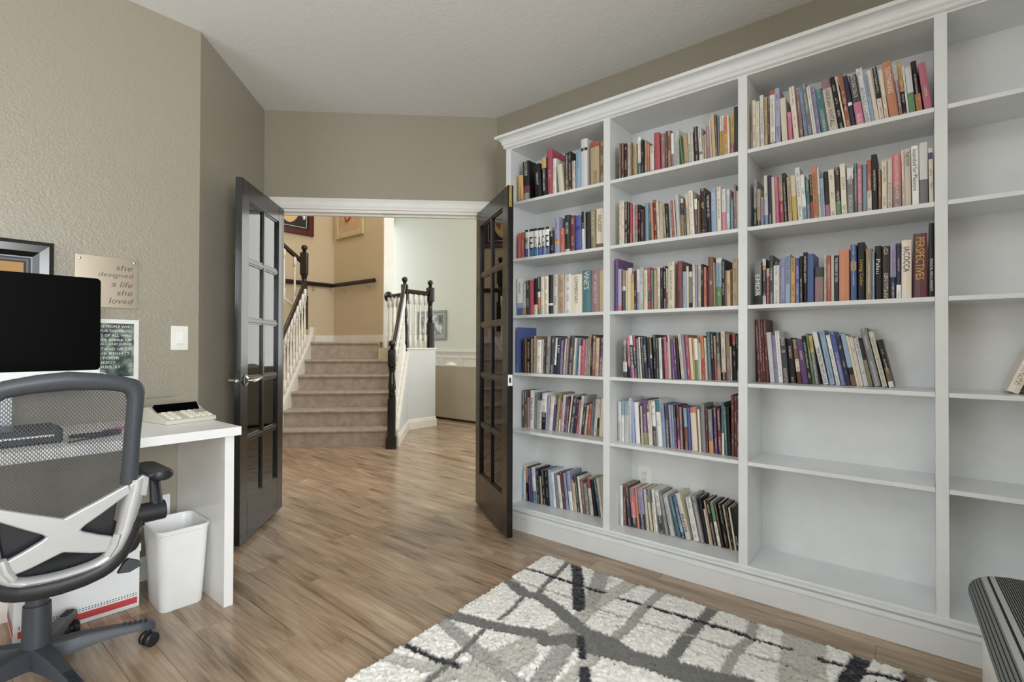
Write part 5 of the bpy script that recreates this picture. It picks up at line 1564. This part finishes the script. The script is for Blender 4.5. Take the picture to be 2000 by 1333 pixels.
mb = MB(); mb.sweep([(-o, z) for o, z in [(0, 0), (.016, 0), (.016, .095), (.010, .105), (.008, .122), (.004, .13), (0, .135)]], [(q0.x, q0.y), (KX.x + .0, KX.y - .0), (4.80, 5.28), (4.80, 5.40)]); struct(mb.build('baseboard_hall', M_trim))
mb = MB(); mb.box(.2, 4.33, 7.07, 7.085, ZL, ZL + .10); mb.box(4.315, 4.33, 5.84, 7.07, ZL, ZL + .10); struct(mb.build('baseboard_landing', M_trim))

def newel(x, y, z0, zt, label, lower, s_=.045, rz=0, upper=.19):
    r = bpy.data.objects.new('newel_post', None); COL.objects.link(r); r.location = (x, y, z0); r.rotation_euler.z = rz; r.parent = stair; r.matrix_parent_inverse = Matrix.Translation(stair.location).inverted(); r['label'] = label
    H_ = zt - z0; zb = H_ - .105          # top of square block
    mb = MB(); mb.box(-s_, s_, -s_, s_, 0, lower); mb.build('lower_block', M_newel, r, bevel=.006)
    mb = MB(); a, b = lower, zb - upper; L = b - a
    P = [(.03, a - .002), (.042, a + .004), (.042, a + .018), (.034, a + .022), (.042, a + .03), (.042, a + .042), (.033, a + .047), (.038, a + .06), (.038, a + .075), (.030, a + .08), (.040, a + L * .28), (.043, a + L * .36), (.038, a + L * .55), (.03, a + L * .78), (.029, b - .06), (.036, b - .052), (.036, b - .04), (.03, b - .035), (.04, b - .022), (.04, b - .008), (.03, b + .002)]
    mb.lathe(P, n=20); mb.build('turned_shaft', M_newel, r, smooth=True, angle=40)
    mb = MB(); mb.box(-s_, s_, -s_, s_, zb - upper, zb); mb.build('upper_block', M_newel, r, bevel=.010)
    mb = MB(); mb.lathe([(.03, zb), (.032, zb + .006), (.022, zb + .014), (.026, zb + .022), (.018, zb + .028)] + [(max(.003, .040 * math.sin(t)), zb + .066 - .040 * math.cos(t)) for t in [math.pi * i / 10 for i in range(2, 11)]], n=20)
    mb.build('ball_finial', M_newel, r, smooth=True, angle=60)
    return r
pN = AB(5.615, -.735)
n1 = newel(pN.x, pN.y, 0, 1.178, 'black turned newel post with a ball top at the foot of the stairs', .54, .042, math.radians(-45))
mb = MB(); mb.box(-.056, .056, -.056, .056, .0, .115); mb.box(-.05, .05, -.05, .05, .115, .13); mb.build('plinth', M_newel, n1, bevel=.004)
pA = Vector((4.322, 5.362)); pB = Vector((4.752, 5.338))
newel(pA.x, pA.y, .995, 2.035, 'black newel post at the landing corner where three rails meet', .40, .045, math.radians(-45), .2)
newel(pB.x, pB.y, 1.087, 2.030, 'black newel post at the right end of the white knee wall', .345, .045, math.radians(-2), .2)
pC = AB(7.0, -2.075)
newel(pC.x, pC.y, 1.33, 2.46, 'dark newel post high on the left where the upper flight begins', .45, .045, math.radians(-45), .3)

def rail(name, pts, label, r=.032, wall=False):
    mb = MB(); mb.tube(pts, r, 10, flat=(1.0, .82)); o = mb.build(name, M_rail, smooth=True, angle=50)
    if wall: tag(o, label, 'handrail')
    else: place(o, stair); o['label'] = label
    return o
a = pN + Vector((0, 0, 0)); 
rail('handrail', [(AB(5.66, -.735)).xy[:] + (1.03,), (pA.x - .03, pA.y - .03, 1.92)], 'dark handrail climbing along the right side of the stairs')
rail('handrail', [AB(5.7, -2.025, .93), AB(6.98, -2.06, 1.95)], 'dark handrail climbing along the left side of the stairs')
rail('handrail', [(pC.x - .03, pC.y + .02, 2.24), (pC.x - 1.25, pC.y + .06, 3.12)], 'dark handrail of the upper flight slanting up to the left')
o = rail('handrail', [(pA.x + .01, pA.y + .05, 1.80), (4.405, 5.815, 1.80)], 'level rail from the landing corner post back to the white wall end')
mb = MB(); mb.lathe([(.02, 0), (.075, 0), (.07, .012), (.055, .02), (.02, .022)], n=20, M=Matrix.Translation((4.41, 5.8215, 1.80)) @ Matrix.Rotation(math.pi / 2, 4, 'X')); mb.build('rosette', M_newel, o, smooth=True)
rail('handrail', [(pA.x + .04, pA.y, 1.845), (pB.x - .04, pB.y, 1.835)], 'short level rail between the two black landing posts')
wr = rail('handrail', [(3.3, 7.03, 2.03), (4.27, 7.03, 2.03), (4.27, 5.96, 2.03)], 'dark handrail on brackets around the landing wall', wall=True)
for (x, y) in ((3.98, 7.04), (4.28, 6.77), (4.28, 6.12)):
    mb = MB(); e = (x, 7.084) if y > 7 else (4.329, y)
    mb.tube([(x if y > 7 else 4.27, 7.03 if y > 7 else y, 2.0), (x if y > 7 else 4.275, 7.035 if y > 7 else y, 1.95), (e[0], e[1], 1.93)], .008, 8); mb.build('bracket', M_chrome, wr, smooth=True)

def bal_mesh(H_):
    mb = MB(); mb.box(-.016, .016, -.016, .016, 0, H_ * .24); mb.box(-.016, .016, -.016, .016, H_ * .80, H_)
    a, b = H_ * .24, H_ * .80; L = b - a
    mb.lathe([(.012, a), (.016, a + .01), (.011, a + .02), (.015, a + .05), (.017, a + L * .2), (.014, a + L * .4), (.010, a + L * .62), (.0095, b - .1), (.014, b - .085), (.010, b - .07), (.010, b - .03), (.015, b - .015), (.012, b)], n=10)
    return mb.mesh('baluster', M_trim, True)
BALM = {}
def balusters(pts, z0f, z1f, group, label):
    for i, p in enumerate(pts):
        z0, z1 = z0f(i, p), z1f(i, p); H_ = round(z1 - z0, 2)
        if H_ not in BALM: BALM[H_] = bal_mesh(H_)
        o = bpy.data.objects.new('baluster', BALM[H_]); COL.objects.link(o); o.location = (p[0], p[1], z0)
        place(o, stair)
aa = [5.80 + i * .108 for i in range(11)]
balusters([tuple(AB(a_, -.722).xy) for a_ in aa[:9]], lambda i, p: .185 + (aa[i] - A0) * .80, lambda i, p: 1.01 + (aa[i] - 5.66) * .775, 'balusters on the right side of the stairs', 'white turned baluster between the right stringer and the climbing handrail')
balusters([tuple(AB(a_, -2.03).xy) for a_ in aa], lambda i, p: .27 + (aa[i] - A0) * slope, lambda i, p: .92 + (aa[i] - 5.7) * .797, 'balusters on the left side of the stairs', 'white turned baluster between the left stringer and the climbing handrail')
balusters([(pA.x + .018 + .012 * i, pA.y + .09 + .105 * i) for i in range(4)], lambda i, p: 1.086, lambda i, p: 1.79, 'balusters beside the white wall end', 'white turned baluster under the level rail by the white wall end')
balusters([(pA.x + .085 + .088 * i, pA.y - .006 * i) for i in range(4)], lambda i, p: 1.087, lambda i, p: 1.825, 'balusters between the landing posts', 'white turned baluster on the knee wall between the two landing posts')
balusters([(pC.x - .12 - .14 * i, pC.y + .02 + .01 * i) for i in range(4)], lambda i, p: 1.60 + .10 * i, lambda i, p: 2.29 + .1 * i, 'balusters of the upper flight', 'white turned baluster of the upper flight behind the left newel post')
mb = MB(); mb.prism([(pC.x + .02, pC.y, 1.32), (pC.x + .02, pC.y, 1.52), (pC.x - 1.2, pC.y + .06, 2.37), (pC.x - 1.2, pC.y + .06, 1.3)], (0, .05, 0)); struct(mb.build('wall_upper_flight', M_beige))
mb = MB(); mb.prism([(pC.x + .02, pC.y - .01, 1.52), (pC.x + .02, pC.y - .01, 1.545), (pC.x - 1.2, pC.y + .05, 2.395), (pC.x - 1.2, pC.y + .05, 2.37)], (0, .07, 0)); struct(mb.build('trim_5', M_trim))

# pictures on the landing walls
pl = empty('framed_painting', (3.72, 7.08, 2.74), 'dark red framed painting of a pale shape on black high on the left landing wall', 'picture')
mb = MB(); x0, x1, z0, z1 = 3.15, 3.975, 2.735, 3.75
fw_ = .075
for a, b, c, d in ((x0, x0 + fw_, z0, z1), (x1 - fw_, x1, z0, z1), (x0 + fw_, x1 - fw_, z0, z0 + fw_), (x0 + fw_, x1 - fw_, z1 - fw_, z1)): mb.box(a, b, 7.045, 7.084, c, d)
place(mb.build('frame', mat('oxblood_frame', (84, 28, 28), .3), bevel=.008), pl)
mb = MB(); mb.box(x0 + fw_, x1 - fw_, 7.064, 7.08, z0 + fw_, z1 - fw_); place(mb.build('canvas', mat('black_canvas', (26, 20, 22), .5)), pl)
mb = MB()
for a, b, c, d in ((x0 + .11, x1 - .11, z0 + .108, z0 + .114), (x1 - .116, x1 - .11, z0 + .108, z1 - .1)): mb.box(a, b, 7.0615, 7.065, c, d)
place(mb.build('white_line', M_inkw), pl)
mb = MB(); mb.prism([(3.60 + .19 * math.sin(t) * (1 - .12 * math.cos(t)), 7.0615, 3.21 - .32 * math.cos(t)) for t in [2 * math.pi * i / 28 for i in range(28)]], (0, .003, 0)); place(mb.build('pale_shape', mat('pale_gold_paint', (222, 190, 132), .5, var=.15, scale=9)), pl)
mb = MB(); mb.prism([(3.66, 7.0606, 3.02), (3.73, 7.0606, 3.1), (3.75, 7.0606, 3.4), (3.66, 7.0606, 3.3), (3.64, 7.0606, 3.15)], (0, .001, 0)); place(mb.build('brown_shadow_shape', mat('russet_paint', (150, 84, 48), .5)), pl)
pr_ = empty('framed_painting', (4.32, 6.65, 2.72), 'pale gold framed light painting with red strokes on the right landing wall', 'picture')
y0, y1, z0, z1 = 6.285, 7.0, 2.735, 3.6; mb = MB(); fw_ = .075
for a, b, c, d in ((y0, y0 + fw_, z0, z1), (y1 - fw_, y1, z0, z1), (y0 + fw_, y1 - fw_, z0, z0 + fw_), (y0 + fw_, y1 - fw_, z1 - fw_, z1)): mb.box(4.292, 4.329, a, b, c, d)
place(mb.build('frame', mat('pale_gold_frame', (206, 194, 160), .45), bevel=.01), pr_)
mb = MB(); mb.box(4.308, 4.325, y0 + fw_, y1 - fw_, z0 + fw_, z1 - fw_); place(mb.build('canvas', mat('pale_canvas', (208, 180, 150), .7, var=.1, scale=5)), pr_)
mb = MB(); mb.tube([(4.3065, 6.76, 3.25), (4.3065, 6.75, 3.08), (4.3065, 6.72, 2.98), (4.3065, 6.66, 2.985), (4.3065, 6.60, 3.03), (4.3065, 6.585, 3.12), (4.3065, 6.60, 3.25)], [.02, .022, .026, .024, .026, .02, .018], 8, flat=(1, .25)); place(mb.build('red_strokes', mat('orange_red_paint', (186, 70, 36), .6, var=.3, scale=14), smooth=True), pr_)
# small crystal pendant in the hall
cr = empty('pendant_light', (2.95, 5.45, 2.0), 'small clear crystal pendant hanging in the hall at the door head', 'lamp')
mb = MB(); mb.tube([(2.95, 5.45, 2.61), (2.95, 5.45, H2)], .004, 6); place(mb.build('cord', M_chrome), cr)
mb = MB(); mb.lathe([(.003, 2.54), (.012, 2.555), (.017, 2.578), (.009, 2.595), (.013, 2.608), (.004, 2.622)], (2.95, 5.45, 0), 8); place(mb.build('crystal', M_inkw), cr)
point('hall_lamp', (2.7, 5.0, 4.3), 20, (1.0, .9, .77), .15)
point('landing_lamp', (3.5, 6.4, 4.6), 17, (1.0, .89, .76), .15)
